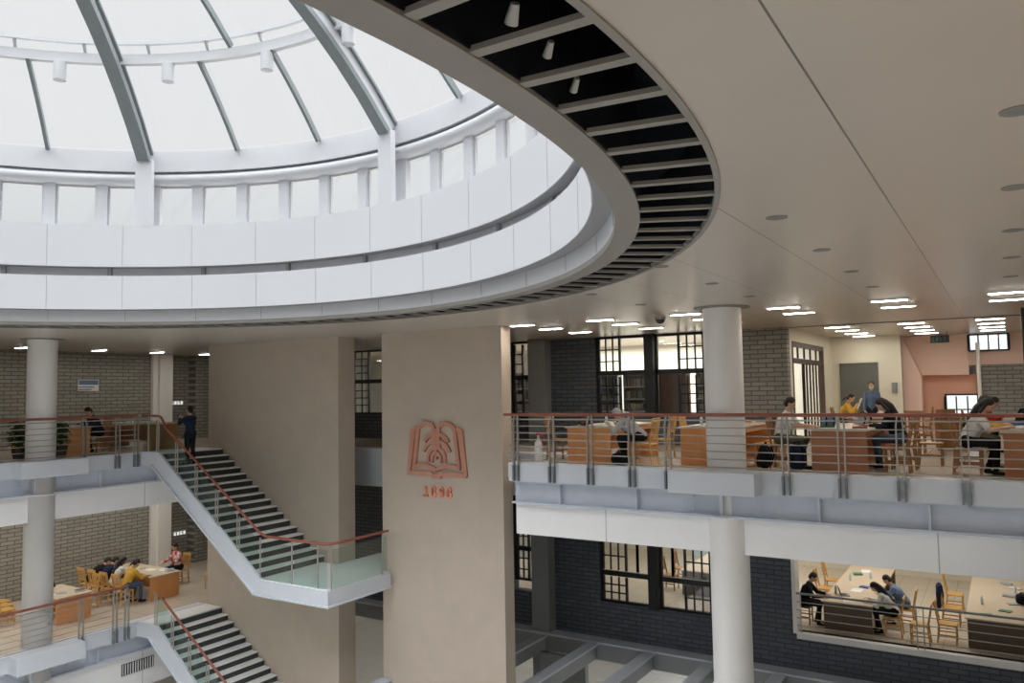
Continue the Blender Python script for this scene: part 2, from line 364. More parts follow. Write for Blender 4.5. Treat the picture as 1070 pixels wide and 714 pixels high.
# ------------------------------------------------------------------ ceiling, floors, outer walls
XL, XR, YS, YN = -27.6, 9.0, -8.0, 30.2
def ceiling_mesh():
    th = sorted([2 * PI * i / 240 for i in range(240)] + [math.atan2((y - CY) / ASP, x - CX) % (2 * PI) for x in (XL, XR) for y in (YS, YN)])
    vs = []; fs = []; n = len(th)
    def outer(t):
        dx, dy = math.cos(t), ASP * math.sin(t); k = 1e9
        if dx > 1e-9: k = min(k, (XR - CX) / dx)
        if dx < -1e-9: k = min(k, (XL - CX) / dx)
        if dy > 1e-9: k = min(k, (YN - CY) / dy)
        if dy < -1e-9: k = min(k, (YS - CY) / dy)
        return CX + dx * k, CY + dy * k
    for z in (ZC, ZC + .35):
        for t in th: vs.append(E(t, rA + .03, z))
        for t in th: vs.append((*outer(t), z))
    for i in range(n):
        j = (i + 1) % n
        fs += [(i, j, n + j, n + i), (2 * n + i, 3 * n + i, 3 * n + j, 2 * n + j), (i, 2 * n + i, 2 * n + j, j), (n + i, n + j, 3 * n + j, 3 * n + i)]
    return MB().add(vs, fs)
struct(ceiling_mesh().build('ceiling', M['ceiling']), 'beige metal panel ceiling round the great oculus', 'ceiling')
Y0 = 15.07; X0 = -21.35; L2 = -4.8; L1 = -9.6
def slab(name, lab, x0, x1, y0, y1, z): return struct(MB().box(x0, x1, y0, y1, z - .30, z).build(name, M['tile']), lab, 'floor')
slab('floor_north', 'beige tiled floor of the upper north gallery', -9.55, XR, Y0 + .02, YN, 0)
slab('floor_northwest', 'beige tiled floor behind the stone walls', -21.0, -9.55, 18.0, YN, 0)
slab('floor_west', 'beige tiled floor of the upper west gallery', XL, X0 - .02, YS, 22.0, 0)
slab('floor_west_lower', 'beige tiled floor of the lower west gallery', XL, X0 - .02, YS, 22.0, L2)
slab('floor_reading_lower', 'cream tiled floor of the lower reading room', -16, XR, 21.80, YN, L2)
struct(MB().box(XL, XR, YS, YN, L1 - .3, L1).build('floor', M['hall']), 'pale hall floor far below the galleries', 'floor')
struct(MB().box(.9, XR, YS, Y0, -.3, 0).build('floor_east', M['tile']), 'tiled floor of the east gallery behind the viewer', 'floor')
# lower ceilings
struct(MB().box(-9.55, XR, 15.6, 21.75, -1.25, -1.15).build('ceiling_north_lower', M['plaster']), 'plain white soffit under the north gallery', 'ceiling')
struct(MB().box(-16, XR, 22.05, YN, -1.3, -1.2).build('ceiling_reading_lower', M['plaster']), 'white ceiling of the lower reading room', 'ceiling')
struct(MB().box(XL, X0 - .55, YS, 22, -1.25, -1.15).build('ceiling_west_lower', M['plaster']), 'white soffit over the lower west gallery', 'ceiling')
struct(MB().box(XL, X0 - .55, YS, 22, -6.1, -6.0).build('ceiling_hall_west', M['plaster']), 'white soffit under the lower west gallery', 'ceiling')
# closing walls
struct(MB().box(XL - .2, XL, YS, YN, L1, ZC).build('wall_west_outer', M['plaster']), 'plain outer wall behind the west galleries', 'wall')
struct(MB().box(XL, XR, YS - .2, YS, L1, ZC).build('wall_south', M['plaster']), 'plain wall behind the viewer', 'wall')
struct(MB().box(XR, XR + .2, YS, YN, L1, ZC).build('wall_east', M['plaster']), 'plain wall beyond the right edge', 'wall')
struct(MB().box(XL, XR, YN - .0, YN + .2, L1, ZC).build('wall_north_outer', M['plaster']), 'plain outer north wall', 'wall')
# west brick walls
struct(MB().box(-27.2, -27.0, YS, 18.6, 0, ZC).build('wall_west', M['bricky']), 'grey brick wall of the upper west gallery', 'wall')
struct(MB().box(-27.2, -27.0, YS, 18.6, L2, -1.2).build('wall_west_lower', M['bricky']), 'grey brick wall of the lower west gallery', 'wall')
struct(MB().box(-27.5, -27.3, 18.6, 22.0, 0, ZC).build('wall_west_recess', M['bricky']), 'shaded brick recess beyond the west pilaster', 'wall')
struct(MB().box(-27.5, -27.3, 18.6, 22.0, L2, -1.2).build('wall_west_recess_lower', M['bricky']), 'shaded brick recess beyond the lower pilaster', 'wall')
struct(MB().box(-27.2, -26.75, 18.1, 18.65, 0, ZC).box(-27.2, -26.85, 17.9, 18.1, 0, ZC).build('pilaster', M['column'], bevel=.01), 'pale square pilaster on the upper west brick wall', 'pilaster')
struct(MB().box(-27.2, -26.75, 18.1, 18.65, L2, -1.2).box(-27.2, -26.85, 17.9, 18.1, L2, -1.2).build('pilaster', M['column'], bevel=.01), 'pale square pilaster on the lower west brick wall', 'pilaster')
struct(MB().box(-27.3, -26.9, 19.75, 20.9, 0, ZC).build('pillar', M['bricky']), 'lighter brick pillar beside the left stone wall', 'pillar')
struct(MB().box(-27.3, -26.9, 19.75, 20.9, L2, -1.2).build('pillar', M['bricky']), 'lighter brick pillar on the lower west gallery', 'pillar')
struct(MB().box(XL, -21.0, 22.0, 22.2, L2, ZC).build('wall_northwest', M['brickx']), 'brick end wall of the west galleries', 'wall')
# stone walls
struct(MB().box(-21.28, -15.72, 16.1, 16.75, L1, ZC).build('wall_stone_left', M['stone']), 'tall sandy stone wall behind the upper stairs', 'wall')
struct(MB().box(-14.13, -10.33, 16.1, 16.52, L1, ZC).build('wall_stone_right', M['stone']), 'tall sandy stone wall bearing the book emblem', 'wall')

# north back wall (dark brick, windows between)
YB = 21.75
def wall(name, m, lab, x0, x1, z0, z1, y=YB, d=.3): return struct(MB().box(x0, x1, y, y + d, z0, z1).build(name, m), lab, 'wall')
wall('wall_north_sill', M['brickd'], 'dark brick parapet under the north windows', -21.0, -4.9, 0, .85)
wall('wall_north_left', M['brickd'], 'dark brick between the stone walls and the north windows', -19.0, -13.6, .85, ZC)
wall('wall_north_middle', M['brickd'], 'dark brick panel left of the north windows', -12.75, -10.56, .85, ZC)
wall('wall_north_right', M['brickx'], 'grey brick panel right of the round column', -7.18, -4.9, .85, ZC)
struct(MB().box(-12.72, -12.1, 21.35, YB, L1, ZC).build('pilaster', M['pier'], bevel=.01), 'tall grey pilaster right of the emblem wall', 'pilaster')
wall('wall_lower_base', M['brickd'], 'dark brick base below the lower windows', -21.0, XR, -5.75, -4.80)
wall('wall_lower_sill', M['brickd'], 'narrow dark brick sill under the lower windows', -21.0, -4.98, -4.80, -4.70)
wall('wall_lower_left', M['brickd'], 'dark brick left of the lower windows', -12.75, -10.58, -4.70, -1.2)
wall('wall_lower_far', M['brickd'], 'dark brick behind the emblem wall', -21.0, -13.6, -4.70, -1.2)
wall('wall_lower_right', M['brickd'], 'dark brick between the lower windows and the lit opening', -7.18, -4.98, -4.70, -1.2)
wall('wall_lower_head', M['brickd'], 'dark band over the lower windows', -21.0, XR, -1.2, -.30)
struct(MB().box(-5.0, -4.9, 21.66, 22.1, L2, -1.25).build('trim_1', M['column']), 'pale grey jamb of the lower lit opening', 'trim')
struct(MB().box(-4.9, XR, 21.62, 21.82, L2 - .12, L2 + .02).build('trim_2', M['column']), 'pale grey sill strip of the lower lit opening', 'trim')

NW = [0]
def window(lab, x0, x1, z0, z1, y, muntins, m='black_frame', post=.07, transom=None, axis='x', depth=.1):
    """muntins: list of (u0, u1, v0, v1, cols, rows) grids of thin bars"""
    NW[0] += 1
    def B(mb, a0, a1, b0, b1, d):
        return mb.box(a0, a1, y - d / 2, y + d / 2, b0, b1) if axis == 'x' else mb.box(y - d / 2, y + d / 2, a0, a1, b0, b1)
    t = thing(f'window_{NW[0]}', lab, 'window', (x0, y, z0) if axis == 'x' else (y, x0, z0), kind='structure')
    f = MB()
    for a0, a1, b0, b1 in ((x0, x0 + post, z0, z1), (x1 - post, x1, z0, z1), (x0, x1, z0, z0 + post), (x0, x1, z1 - post, z1)): B(f, a0, a1, b0, b1, depth)
    if transom: B(f, x0, x1, transom - .07, transom + .07, depth)
    at_parent(f.build('frame', M[m]), t)
    b = MB()
    for u0, u1, v0, v1, c, r in muntins:
        for i in range(1, c): B(b, u0 + (u1 - u0) * i / c - .02, u0 + (u1 - u0) * i / c + .02, v0, v1, .05)
        for i in range(1, r): B(b, u0, u1, v0 + (v1 - v0) * i / r - .018, v0 + (v1 - v0) * i / r + .018, .05)
        B(b, u0 - .03, u0 + .03, v0, v1, .08); B(b, u1 - .03, u1 + .03, v0, v1, .08)
    at_parent(b.build('muntin', M[m]), t)
    at_parent(B(MB(), x0 + .01, x1 - .01, z0 + .01, z1 - .01, .008).build('pane', M['glass']), t)
    return t
yw = YB + .12
window('upper factory window seen through the gap between the stone walls', -20.6, -19.0, .85, ZC, yw, [(-20.5, -19.8, 2.1, 3.15, 2, 4), (-20.5, -19.8, .92, 1.98, 2, 4)], transom=2.05)
window('narrow upper factory window just right of the emblem wall', -13.6, -12.74, .85, ZC, yw, [(-13.5, -13.2, .9, 3.1, 1, 7)], transom=2.05)
window('upper factory window with its fine grid on the left half', -10.56, -8.9, .85, ZC, yw, [(-10.48, -9.8, 2.1, 3.15, 3, 3), (-10.48, -9.8, .92, 1.98, 3, 4)], transom=2.1)
window('upper factory window beside the round column, its fine grid on the right', -8.66, -7.18, .85, ZC, yw, [(-7.95, -7.22, 2.1, 3.15, 3, 3), (-7.95, -7.22, .92, 1.98, 3, 4)], transom=2.1)
struct(MB().box(-8.92, -8.64, 21.6, 22.0, .85, ZC).build('mullion_post', M['black_frame']), 'black post between the two upper factory windows', 'post')
window('lower factory window in the gap behind the landing', -20.6, -19.0, -4.7, -1.2, yw, [(-20.5, -19.8, -3.8, -1.3, 2, 5)], transom=-3.85)
window('narrow lower factory window just right of the emblem wall', -13.6, -12.74, -4.4, -1.2, yw, [(-13.5, -13.1, -4.4, -1.3, 2, 9)], transom=-3.4)
window('lower factory window left of the black post', -10.58, -8.97, -4.7, -1.2, yw, [(-10.5, -9.76, -3.75, -1.3, 3, 6), (-10.5, -9.76, -4.65, -3.95, 3, 3), (-9.4, -9.4, -3.75, -1.3, 1, 1)], transom=-3.85)
window('lower factory window between black post and round column', -8.7, -7.18, -4.7, -1.2, yw, [(-7.95, -7.22, -3.7, -1.3, 3, 6), (-7.95, -7.22, -4.65, -3.95, 3, 2), (-8.32, -8.32, -3.75, -1.3, 1, 1)], transom=-3.85)
struct(MB().box(-8.98, -8.69, 21.6, 22.0, -4.7, -1.2).build('mullion_post', M['black_frame']), 'black post between the two lower factory windows', 'post')

# rooms behind the windows
struct(MB().box(-16, -4.95, 27.0, 27.15, 0, ZC).build('wall_stacks', M['plaster']), 'white back wall of the book stacks', 'wall')
def bookcase(x0, x1, y, z, h, lab, nsh):
    t = thing('bookcase', lab, 'bookcase', ((x0 + x1) / 2, y, z), group='bookcases behind the factory windows'); w = (x1 - x0) / 2
    f = MB(); f.box(-w, -w + .04, -.18, .18, 0, h).box(w - .04, w, -.18, .18, 0, h).box(-w, w, .15, .18, 0, h); f.build('frame', M['pier'], t)
    for i in range(nsh):
        zz = .1 + i * (h - .15) / (nsh - 1)
        MB().box(-w + .04, w - .04, -.18, .15, zz, zz + .03).build('shelf', M['white_obj'], t)
        if i < nsh - 1: tag(MB().box(-w + .06, w - .08 - random.random() * .3, -.14, .08, zz + .03, zz + .03 + (h / nsh) * .68).build('row_of_books', M['spines'], t), kind='stuff')
for i, (x0, x1) in enumerate(((-14.6, -13.3), (-13.1, -11.9), (-11.7, -10.6), (-10.4, -9.4), (-8.0, -6.9), (-6.8, -5.6))):
    bookcase(x0, x1, 23.6, 0, 2.1, 'tall bookcase with packed shelves behind the upper windows', 6)
struct(MB().box(-9.3, -8.3, 23.4, 23.8, 0, 2.1).build('pillar', M['c_brown']), 'brown square pier behind the upper factory windows', 'pillar')
struct(MB().box(-15.9, -4.9, 29.9, 30.1, L2, -1.2).build('wall_reading_back', M['cream']), 'cream back wall of the lower reading room', 'wall')
struct(MB().box(-10.4, -9.2, 29.6, 29.88, L2, -1.2).build('pillar', M['c_mask']), 'pale teal pier inside the lower reading room', 'pillar')
struct(MB().box(-8.6, -7.4, 29.6, 29.88, L2, -1.2).build('pillar', M['pink']), 'orange pier inside the lower reading room', 'pillar')
struct(MB().box(-4.9, XR, 29.9, 30.1, L2, -1.2).build('wall_reading_right', M['cream']), 'cream wall at the back of the lit opening', 'wall')

# upper right room
struct(MB().box(-5.05, -4.9, 22.05, 22.3, 0, ZC).box(-5.05, -4.9, 26.7, 28.0, 0, ZC).box(-5.05, -4.9, 22.3, 26.7, 2.85, ZC).build('wall_side', M['cream']), 'cream return wall holding the glazed doors', 'wall')
window('brown framed glazed door screen in the cream side wall', 22.3, 26.7, .02, 2.85, -4.95, [(22.4, 26.6, 2.4, 2.8, 5, 1), (23.9, 26.6, .05, 2.25, 6, 1)], m='wood_frame', post=.14, transom=2.32, axis='y', depth=.12)
struct(MB().box(-5.05, -2.8, 28.0, 28.15, 0, ZC).build('wall_cream', M['cream']), 'cream wall with a dark green door', 'wall')
d1 = thing('door_1', 'dark green grey double door in the cream wall', 'door', (-4.06, 27.98, 0), kind='structure')
MB().box(-.52, .52, -.03, .02, 0, 2.28).build('leaf', M['door'], d1)
MB().box(-.58, -.52, -.05, .02, 0, 2.34).box(.52, .58, -.05, .02, 0, 2.34).box(-.58, .58, -.05, .02, 2.28, 2.34).build('frame', M['door'], d1)
MB().tube([(.0, -.05, .95), (.0, -.09, .95), (.0, -.09, 1.15), (.0, -.05, 1.15)], .012).build('handle', M['inox'], d1)
tag(MB().box(-3.10, -2.94, 27.93, 28.0, 1.35, 1.68).box(-3.08, -2.96, 27.90, 27.93, 1.40, 1.62).build('alarm_panel', M['pier']), 'small grey wall panel right of the dark green door', 'panel')
struct(MB().box(-2.85, XR, 29.5, 29.65, 0, 1.9).build('wall_pink', M['pink']), 'salmon pink back wall below the ledge', 'wall')
struct(MB().box(-2.85, -.97, 29.15, 29.5, 1.9, ZC).build('wall_pink_upper', M['pink_pale']), 'pale pink bulkhead above the salmon wall', 'wall')
struct(MB().prism([(-2.83, 3.2), (-2.3, 1.9), (-2.3, 0), (-2.83, 0)], 'y', 28.6, 29.14).build('wall_brace', M['pink_pale']), 'sloping pale pink buttress beside the cream wall', 'wall')
window('low white window in the salmon wall', -1.7, -.75, .3, 1.28, 29.46, [(-1.7, -.75, .35, 1.2, 3, 1), (-1.7, -.75, .35, 1.2, 1, 2)], post=.05)
struct(MB().box(-.72, XR, 29.15, 29.45, 0, 2.2).build('wall_brick_right', M['brickx']), 'grey brick wall at the far right', 'wall')
struct(MB().box(-.97, XR, 29.2, 29.5, 2.2, 2.62).box(.15, XR, 29.2, 29.5, 2.62, ZC).build('wall_pink_right', M['pink_pale']), 'pale pink strip over the far right brick', 'wall')
window('high white window over the far right brick wall', -.95, .15, 2.62, 3.18, 29.1, [(-.95, .15, 2.65, 3.15, 4, 1)], post=.05)
for n_, (x0, x1, z0, z1, yy) in enumerate(((-.95, .15, 2.62, 3.18, 29.2), (-1.7, -.75, .3, 1.28, 29.485))):
    tag(MB().box(x0 + .03, x1 - .03, yy - .006, yy + .004, z0 + .03, z1 - .03).build('window_blind', emit('blind_daylight_glow_%d' % n_, (1, .98, 1), .9)), ('white glowing blind of the high far right window', 'white glowing blind of the low window in the salmon wall')[n_], 'blind', kind='structure')  # daylight put into the blind as emission; no sky behind it
tag(MB().tube([(-.7, 29.0, 0), (-.7, 29.0, 2.9)], .06, 10).build('drain_pipe', M['column']), 'thin pale pipe standing by the far right brick', 'pipe')
struct(MB().box(.35, .75, 20.0, 20.4, 0, ZC).build('pillar', M['black_frame']), 'black square post at the right edge', 'post')
struct(MB().box(-4.9, XR, 21.93, 22.0, ZC - .02, ZC + .01).build('trim_3', M['beam_grey']), 'ceiling joint strip across the north gallery', 'trim')
sg = thing('exit_sign', 'small black exit sign hanging under the far ceiling', 'sign', (-1.62, 27.0, 2.95))
MB().box(-.25, .25, -.03, .03, -.1, .12).build('housing', M['black_frame'], sg)
for x in (-.2, .2): MB().tube([(x, 0, .12), (x, 0, .25)], .008, 6).build('rod', M['black_frame'], sg)
sf = emit('dim_sign_green', (.45, .7, .55), .12)
lt = MB()
for k, x in enumerate((-.17, -.06, .05, .16)):
    lt.box(x - .035, x - .02, -.034, -.03, -.05, .06)
    if k == 0:
        for z in (-.05, 0, .05): lt.box(x - .035, x + .03, -.034, -.03, z - .006, z + .008)
    if k == 1: lt.bar((x - .03, -.032, -.05), (x + .03, -.032, .06), .012, .004, up=(0, 1, 0)).bar((x + .03, -.032, -.05), (x - .03, -.032, .06), .012, .004, up=(0, 1, 0))
    if k == 3: lt.box(x - .05, x + .02, -.034, -.03, .05, .063)
lt.build('lettering', sf, sg)

# ------------------------------------------------------------------ gallery edges
def gallery(name, lab, axis, c, a0, a1, z, sgn, bot=-1.60):
    """fascia, girder and white beam along an edge; axis = direction of the edge, c = its coordinate, sgn = towards the void"""
    t = thing(name, lab, 'beam', (a0, c, z) if axis == 'x' else (c, a0, z), kind='structure')
    def B(mb, u0, u1, d0, d1, z0, z1):
        d0, d1 = c - sgn * d0, c - sgn * d1
        return mb.box(u0, u1, d0, d1, z + z0, z + z1) if axis == 'x' else mb.box(d0, d1, u0, u1, z + z0, z + z1)
    at_parent(B(MB(), a0, a1, 0, .3, -.39, .012).build('fascia', M['fascia']), t)
    g = MB(); B(g, a0, a1, .28, .34, -.39, -.86); B(g, a0, a1, .16, .40, -.41, -.44); B(g, a0, a1, .12, .40, -.86, -.90)
    at_parent(g.build('girder', M['steel']), t)
    u = a0 + 1.2
    while u < a1:
        at_parent(B(MB(), u - .02, u + .02, .14, .29, -.44, -.86).build('stiffener', M['steel']), t); u += 1.78
    at_parent(B(MB(), a0, a1, .30, .62, bot, -.90).build('white_beam', M['white' if axis == 'x' else 'white_y']), t)
    return t
gallery('gallery_edge', 'grey steel edge and white beam of the north gallery', 'x', Y0, -9.52, XR, 0, -1)
gallery('gallery_edge', 'grey steel edge and white beam of the upper west gallery', 'y', X0, YS, 16.05, 0, 1)
gallery('gallery_edge', 'grey steel edge and white beam of the lower west gallery', 'y', X0, YS, 16.05, L2, 1, -1.95)
be = struct(MB().box(-21.0, -9.56, 17.7, 18.0, -.45, 0).box(-21.0, -9.56, 17.75, 18.0, -1.12, -.45).build('beam', M['fascia']), 'grey edge beam seen in the gap between the stone walls', 'beam')

def column(x, y, r, z0, z1, lab, levels, box):
    t = thing('column', lab, 'column', (x, y, z0), kind='structure')
    prof = [(r, z0)]
    for zl in levels: prof += [(r, zl - .93), (r + .03, zl - .93), (r + .03, zl - .89), (r * .56, zl - .89), (r * .56, zl - .2), (r, zl - .2)]
    prof += [(r, z1)]
    at_parent(MB().lathe(prof, (x, y), 40).build('shaft', M['column'], smooth=35), t)
    at_parent(MB().lathe([(r, z1 - .03), (r + .17, z1 - .018), (r + .17, z1 - .002)], (x, y), 40).build('collar', M['beam_grey'], smooth=30), t)
    for zl in levels:
        x0, x1, y0, y1 = box
        at_parent(MB().box(x0, x1, y0, y1, zl - .40, zl + .025).build('bracket', M['fascia'], bevel=.01), t)
        bo = MB()
        for k in range(10):
            for sx in (-1, 1):
                if x1 - x0 > y1 - y0: bo.tube([(x + sx * (.62 + .05 * (k % 2)), y0 + .62, zl - .45 - .04 * k), (x + sx * (.62 + .05 * (k % 2)), y0 + .58, zl - .45 - .04 * k)], .016, 6)
                else: bo.tube([(x1 - .62, y + sx * (.62 + .05 * (k % 2)), zl - .45 - .04 * k), (x1 - .58, y + sx * (.62 + .05 * (k % 2)), zl - .45 - .04 * k)], .016, 6)
        at_parent(bo.build('rivet', M['steel']), t)
    return t
column(-4.73, 15.52, .375, L1, ZC, 'tall round white column in front of the north gallery', [0], (-5.62, -3.96, 14.62, 15.2))
column(-21.75, 11.26, .355, L1, ZC, 'tall round white column on the west gallery edge', [0, L2], (-21.5, -20.86, 10.36, 12.06))

# ------------------------------------------------------------------ railings
def railing(name, lab, axis, c, a0, a1, z, sgn, posts, hand_ext=(0, 0)):
    t = thing(name, lab, 'railing', (a0, c, z) if axis == 'x' else (c, a0, z))
    def P(u, d, zz): return (u, c - sgn * d, z + zz) if axis == 'x' else (c - sgn * d, u, z + zz)
    hb = MB(); hb.tube([P(a0 - hand_ext[0], 0, 1.08), P(a1 + hand_ext[1], 0, 1.08)], .035, 10)
    at_parent(hb.build('handrail', M['rail'], smooth=40), t)
    for zz in (.98, .83, .68, .53, .38, .23, .08):
        at_parent(MB().tube([P(a0, 0, zz), P(a1, 0, zz)], .011 if zz < .97 else .016, 6).build('cable_rail', M['inox']), t)
    for u in posts:
        pb = MB(); cb = MB()
        for s in (-.055, .055):
            pb.bar(P(u + s, -.035, -.05), P(u + s, -.035, .9), .022, .06, up=((0, 1, 0) if axis == 'x' else (1, 0, 0)))
            pb.bar(P(u + s, -.035, .9), P(u + s * .6, 0, 1.06), .022, .05, up=((0, 1, 0) if axis == 'x' else (1, 0, 0)))
            cb.bar(P(u + s, -.05, -.38), P(u + s, -.05, -.03), .035, .09, up=((0, 1, 0) if axis == 'x' else (1, 0, 0)))
        po = at_parent(pb.build('post', M['inox']), t)
        cb.build('clamp', M['dark_steel'], po)
    return t
railing('railing', 'steel cable railing with red brown handrail along the north gallery', 'x', Y0, -9.5, 3.2, 0, -1, [-9.3, -8.39, -7.47, -6.53, -5.75, -3.49, -2.52, -1.58, -.62, .36, 1.3, 2.3], (.12, 0))
railing('railing', 'steel cable railing along the upper west gallery edge', 'y', X0 + .05, 4.0, 13.72, 0, 1, [6.0, 7.1, 8.2, 9.3, 12.15, 13.1, 13.66])
railing('railing', 'steel cable railing along the lower west gallery edge', 'y', X0 + .05, 4.0, 13.5, L2, 1, [6.0, 7.1, 8.2, 9.3, 12.15, 13.1, 13.45])
# posts standing on the column brackets
ro = thing('railing', 'slim steel railing across the lower lit opening', 'railing', (-4.9, 21.7, L2))
at_parent(MB().tube([(-4.9, 21.7, L2 + 1.02), (XR, 21.7, L2 + 1.02)], .03, 8).build('handrail', M['pier']), ro)
for k in range(4): at_parent(MB().tube([(-4.9, 21.7, L2 + .2 + k * .2), (XR, 21.7, L2 + .2 + k * .2)], .012, 6).build('cable_rail', M['inox']), ro)
for x in (-4.8, -2.1, -1.95, .6): at_parent(MB().bar((x, 21.7, L2), (x, 21.7, L2 + 1.02), .03, .03).build('post', M['inox']), ro)

# ------------------------------------------------------------------ stairs
def stairs(lab, z, nr, rlab, landing):
    xt, y0, y1 = -20.55, 13.85, 16.08; rise = .1776; run = (20.55 - 16.25) / (nr - 1)
    t = thing('staircase', lab, 'staircase', (xt, y0, z))
    at_parent(MB().box(X0 + .02, xt - .03, y0 - .06, y1, z - .30, z + .004).build('top_landing', M['tread']), t)
    n = nr if landing else 15
    for i in range(n):
        x = xt + i * run; zr = z - i * rise
        at_parent(MB().box(x - .03, x, y0, y1, zr - rise, zr - .035).build('riser', M['riser']), t)
        if i < nr - 1: at_parent(MB().box(x - .03, x + run + .02, y0, y1, zr - rise - .035, zr - rise).build('tread', M['tread'], bevel=.006), t)
    xe = xt + (n - 1) * run; ze = z - n * rise
    st = MB(); st.prism([(X0 + .05, z - .36), (xt - .05, z - .36), (xe - .05, ze - .40), (xe + .25, ze - .40), (xe + .1, ze + .02), (xt + .15, z + .05), (X0 + .05, z + .05)], 'y', y0 - .08, y0)
    st.prism([(xt - .1, z - .36), (xe - .1, ze - .40), (xe - .1, ze - .34), (xt - .1, z - .30)], 'y', y0 - .14, y0 + .02)
    at_parent(st.build('stringer', M['fascia']), t)
    at_parent(MB().prism([(xt - .05, z - .3), (xe, ze - .28), (xe, ze - .22), (xt - .05, z - .24)], 'y', y0, y1).build('underside', M['fascia']), t)
    lx = -13.82
    if landing:
        at_parent(MB().box(xe - .02, lx, y0 - .06, 15.98, ze - .2, ze).box(-15.68, -14.16, 15.98, 17.7, ze - .2, ze).build('landing', M['tread']), t)
        eb = MB().box(xe, lx + .06, y0 - .12, y0 - .04, ze - .40, ze - .03).box(lx - .02, lx + .06, y0 - .04, 15.98, ze - .40, ze - .03).box(xe, lx + .11, y0 - .17, y0 - .12, ze - .40, ze - .36).box(lx + .06, lx + .11, y0 - .12, 15.98, ze - .40, ze - .36)
        at_parent(eb.build('edge_beam', M['fascia']), t)
    # balustrade
    r = bpy.data.objects.new('balustrade', None); COL.objects.link(r); r.parent = t; r['label'] = rlab; INV = Matrix.Translation(-V(t.location))
    r.matrix_parent_inverse = INV
    def at_r(o, p): o.parent = p; return o
    yy = y0 - .02; H = 1.05
    q_ = .42 / (xe - xt)
    pts = [(xt + .36, yy, z + H - .22), (xt + .42, yy, z + H - .03 + q_ * (ze - z + .13)), (xe, yy, ze + H + .10)]
    if landing:
        pts = [(X0 + .1, yy, z + 1.08), (xt + .05, yy, z + 1.07), (xt + .2, yy, z + 1.03)] + pts[1:]
        at_r(MB().box(X0 + .12, xt - .02, yy - .006, yy + .006, z + .02, z + .94).build('glass_panel', M['green_glass']), r)
        at_r(MB().tube([(X0 + .45, yy - .03, z - .2), (X0 + .45, yy - .03, z + 1.05)], .017, 8).build('post', M['inox']), r)
    if landing: pts += [(xe + .25, yy, ze + H + .02), (lx - .2, yy, ze + H), (lx - .04, yy + .1, ze + H), (lx, yy + .3, ze + H), (lx, 15.95, ze + H)]
    at_r(MB().tube(pts, .034, 10).build('handrail', M['rail'], smooth=40), r)
    np_ = 5
    for i in range(np_):
        u0, u1 = i / np_, (i + 1) / np_; xa, xb = xt + .05 + (xe - xt) * u0, xt + (xe - xt) * u1 - .02
        za, zb = z - (z - ze) * u0, z - (z - ze) * u1
        at_r(MB().prism([(xa, za - .22), (xb, zb - .22), (xb, zb + .92), (xa, za + .92)], 'y', yy - .006, yy + .006).build('glass_panel', M['green_glass']), r)
        for s in (0, .09):
            po = at_r(MB().tube([(xa + s, yy - .03, za - .28 - s * .6), (xa + s, yy - .03, za + .96 - s * .6)], .017, 8).build('post', M['inox']), r)
    if landing:
        for xa, xb in ((xe + .1, xe + 1.15), (xe + 1.25, lx - .06)):
            at_r(MB().box(xa, xb, yy - .006, yy + .006, ze - .02, ze + .92).build('glass_panel', M['green_glass']), r)
        at_r(MB().box(lx - .006, lx + .006, yy + .12, 15.9, ze - .02, ze + .92).build('glass_panel', M['green_glass']), r)
        for q in ((xe + .06, yy), (xe + 1.2, yy), (lx - .35, yy), (lx, yy + .1), (lx, 15.75)):
            at_r(MB().tube([(q[0], q[1] - .02, ze - .3), (q[0], q[1] - .02, ze + H - .03)], .02, 8).build('post', M['inox']), r)
    return t
stairs('upper flight of pale treads with dark risers and steel landing', 0, 17, 'greenish glass balustrade with red brown handrail on the upper stairs', True)
stairs('lower flight of pale treads with dark risers at the bottom left', L2, 17, 'greenish glass balustrade with red brown handrail on the lower stairs', False)

vt = thing('vent_grille', 'dark slotted vent grille in the white beam at the bottom left', 'vent', (-21.6, 14.04, -6.12))
MB().box(.39, .41, -.5, .5, -.16, .16).build('backing', M['black'], vt)
for i in range(13): MB().box(.395, .425, -.48 + i * .077, -.455 + i * .077, -.15, .15).build('slat', M['white_obj'], vt)
vt.location = (-22.03 , 14.04, -6.12)

# ------------------------------------------------------------------ lower skylight beams
def grid_beam(lab, a, b, w, h):
    t = thing('roof_beam', lab, 'beam', a, kind='structure')
    at_parent(MB().bar(a, b, w, h).build('web', M['pier']), t)
    at_parent(MB().bar(V(a) + V((0, 0, h / 2)), V(b) + V((0, 0, h / 2)), w + .14, .05).build('flange', M['steel']), t)
    return t
grid_beam('grey roof beam along the foot of the dark brick wall', (-21, 21.45, -6.0), (XR, 21.45, -6.0), .34, .5)
for i, x in enumerate((-14.0, -12.3, -10.6, -8.85, -7.1, -5.3, -3.5, -1.7, .1)):
    grid_beam(('first', 'second', 'third', 'fourth', 'fifth', 'sixth', 'seventh', 'eighth', 'ninth')[i] + ' grey cross beam of the lower roof counted from the emblem wall', (x, 21.3, -6.02), (x, 12.5, -6.02), .2, .42)
grid_beam('grey roof beam crossing the lower roof beams', (-14, 17.0, -6.3), (XR, 17.0, -6.3), .2, .3)
struct(MB().box(-12.2, -10.7, 20.9, 21.1, -7.6, -6.2).build('wall_hanging', M['pier']), 'dark panel hanging under the lower roof beams', 'wall')
for i in range(5):
    tag(MB().box(-17.5 + i * 1.75, -16.5 + i * 1.75, 28.2 + .5 * (i % 2), 28.32 + .5 * (i % 2), L1 + .002, L1 + .02).build('floor_marking', M['white_obj']), 'white strip on the hall floor seen between the roof beams', 'marking', 'white strips on the hall floor')

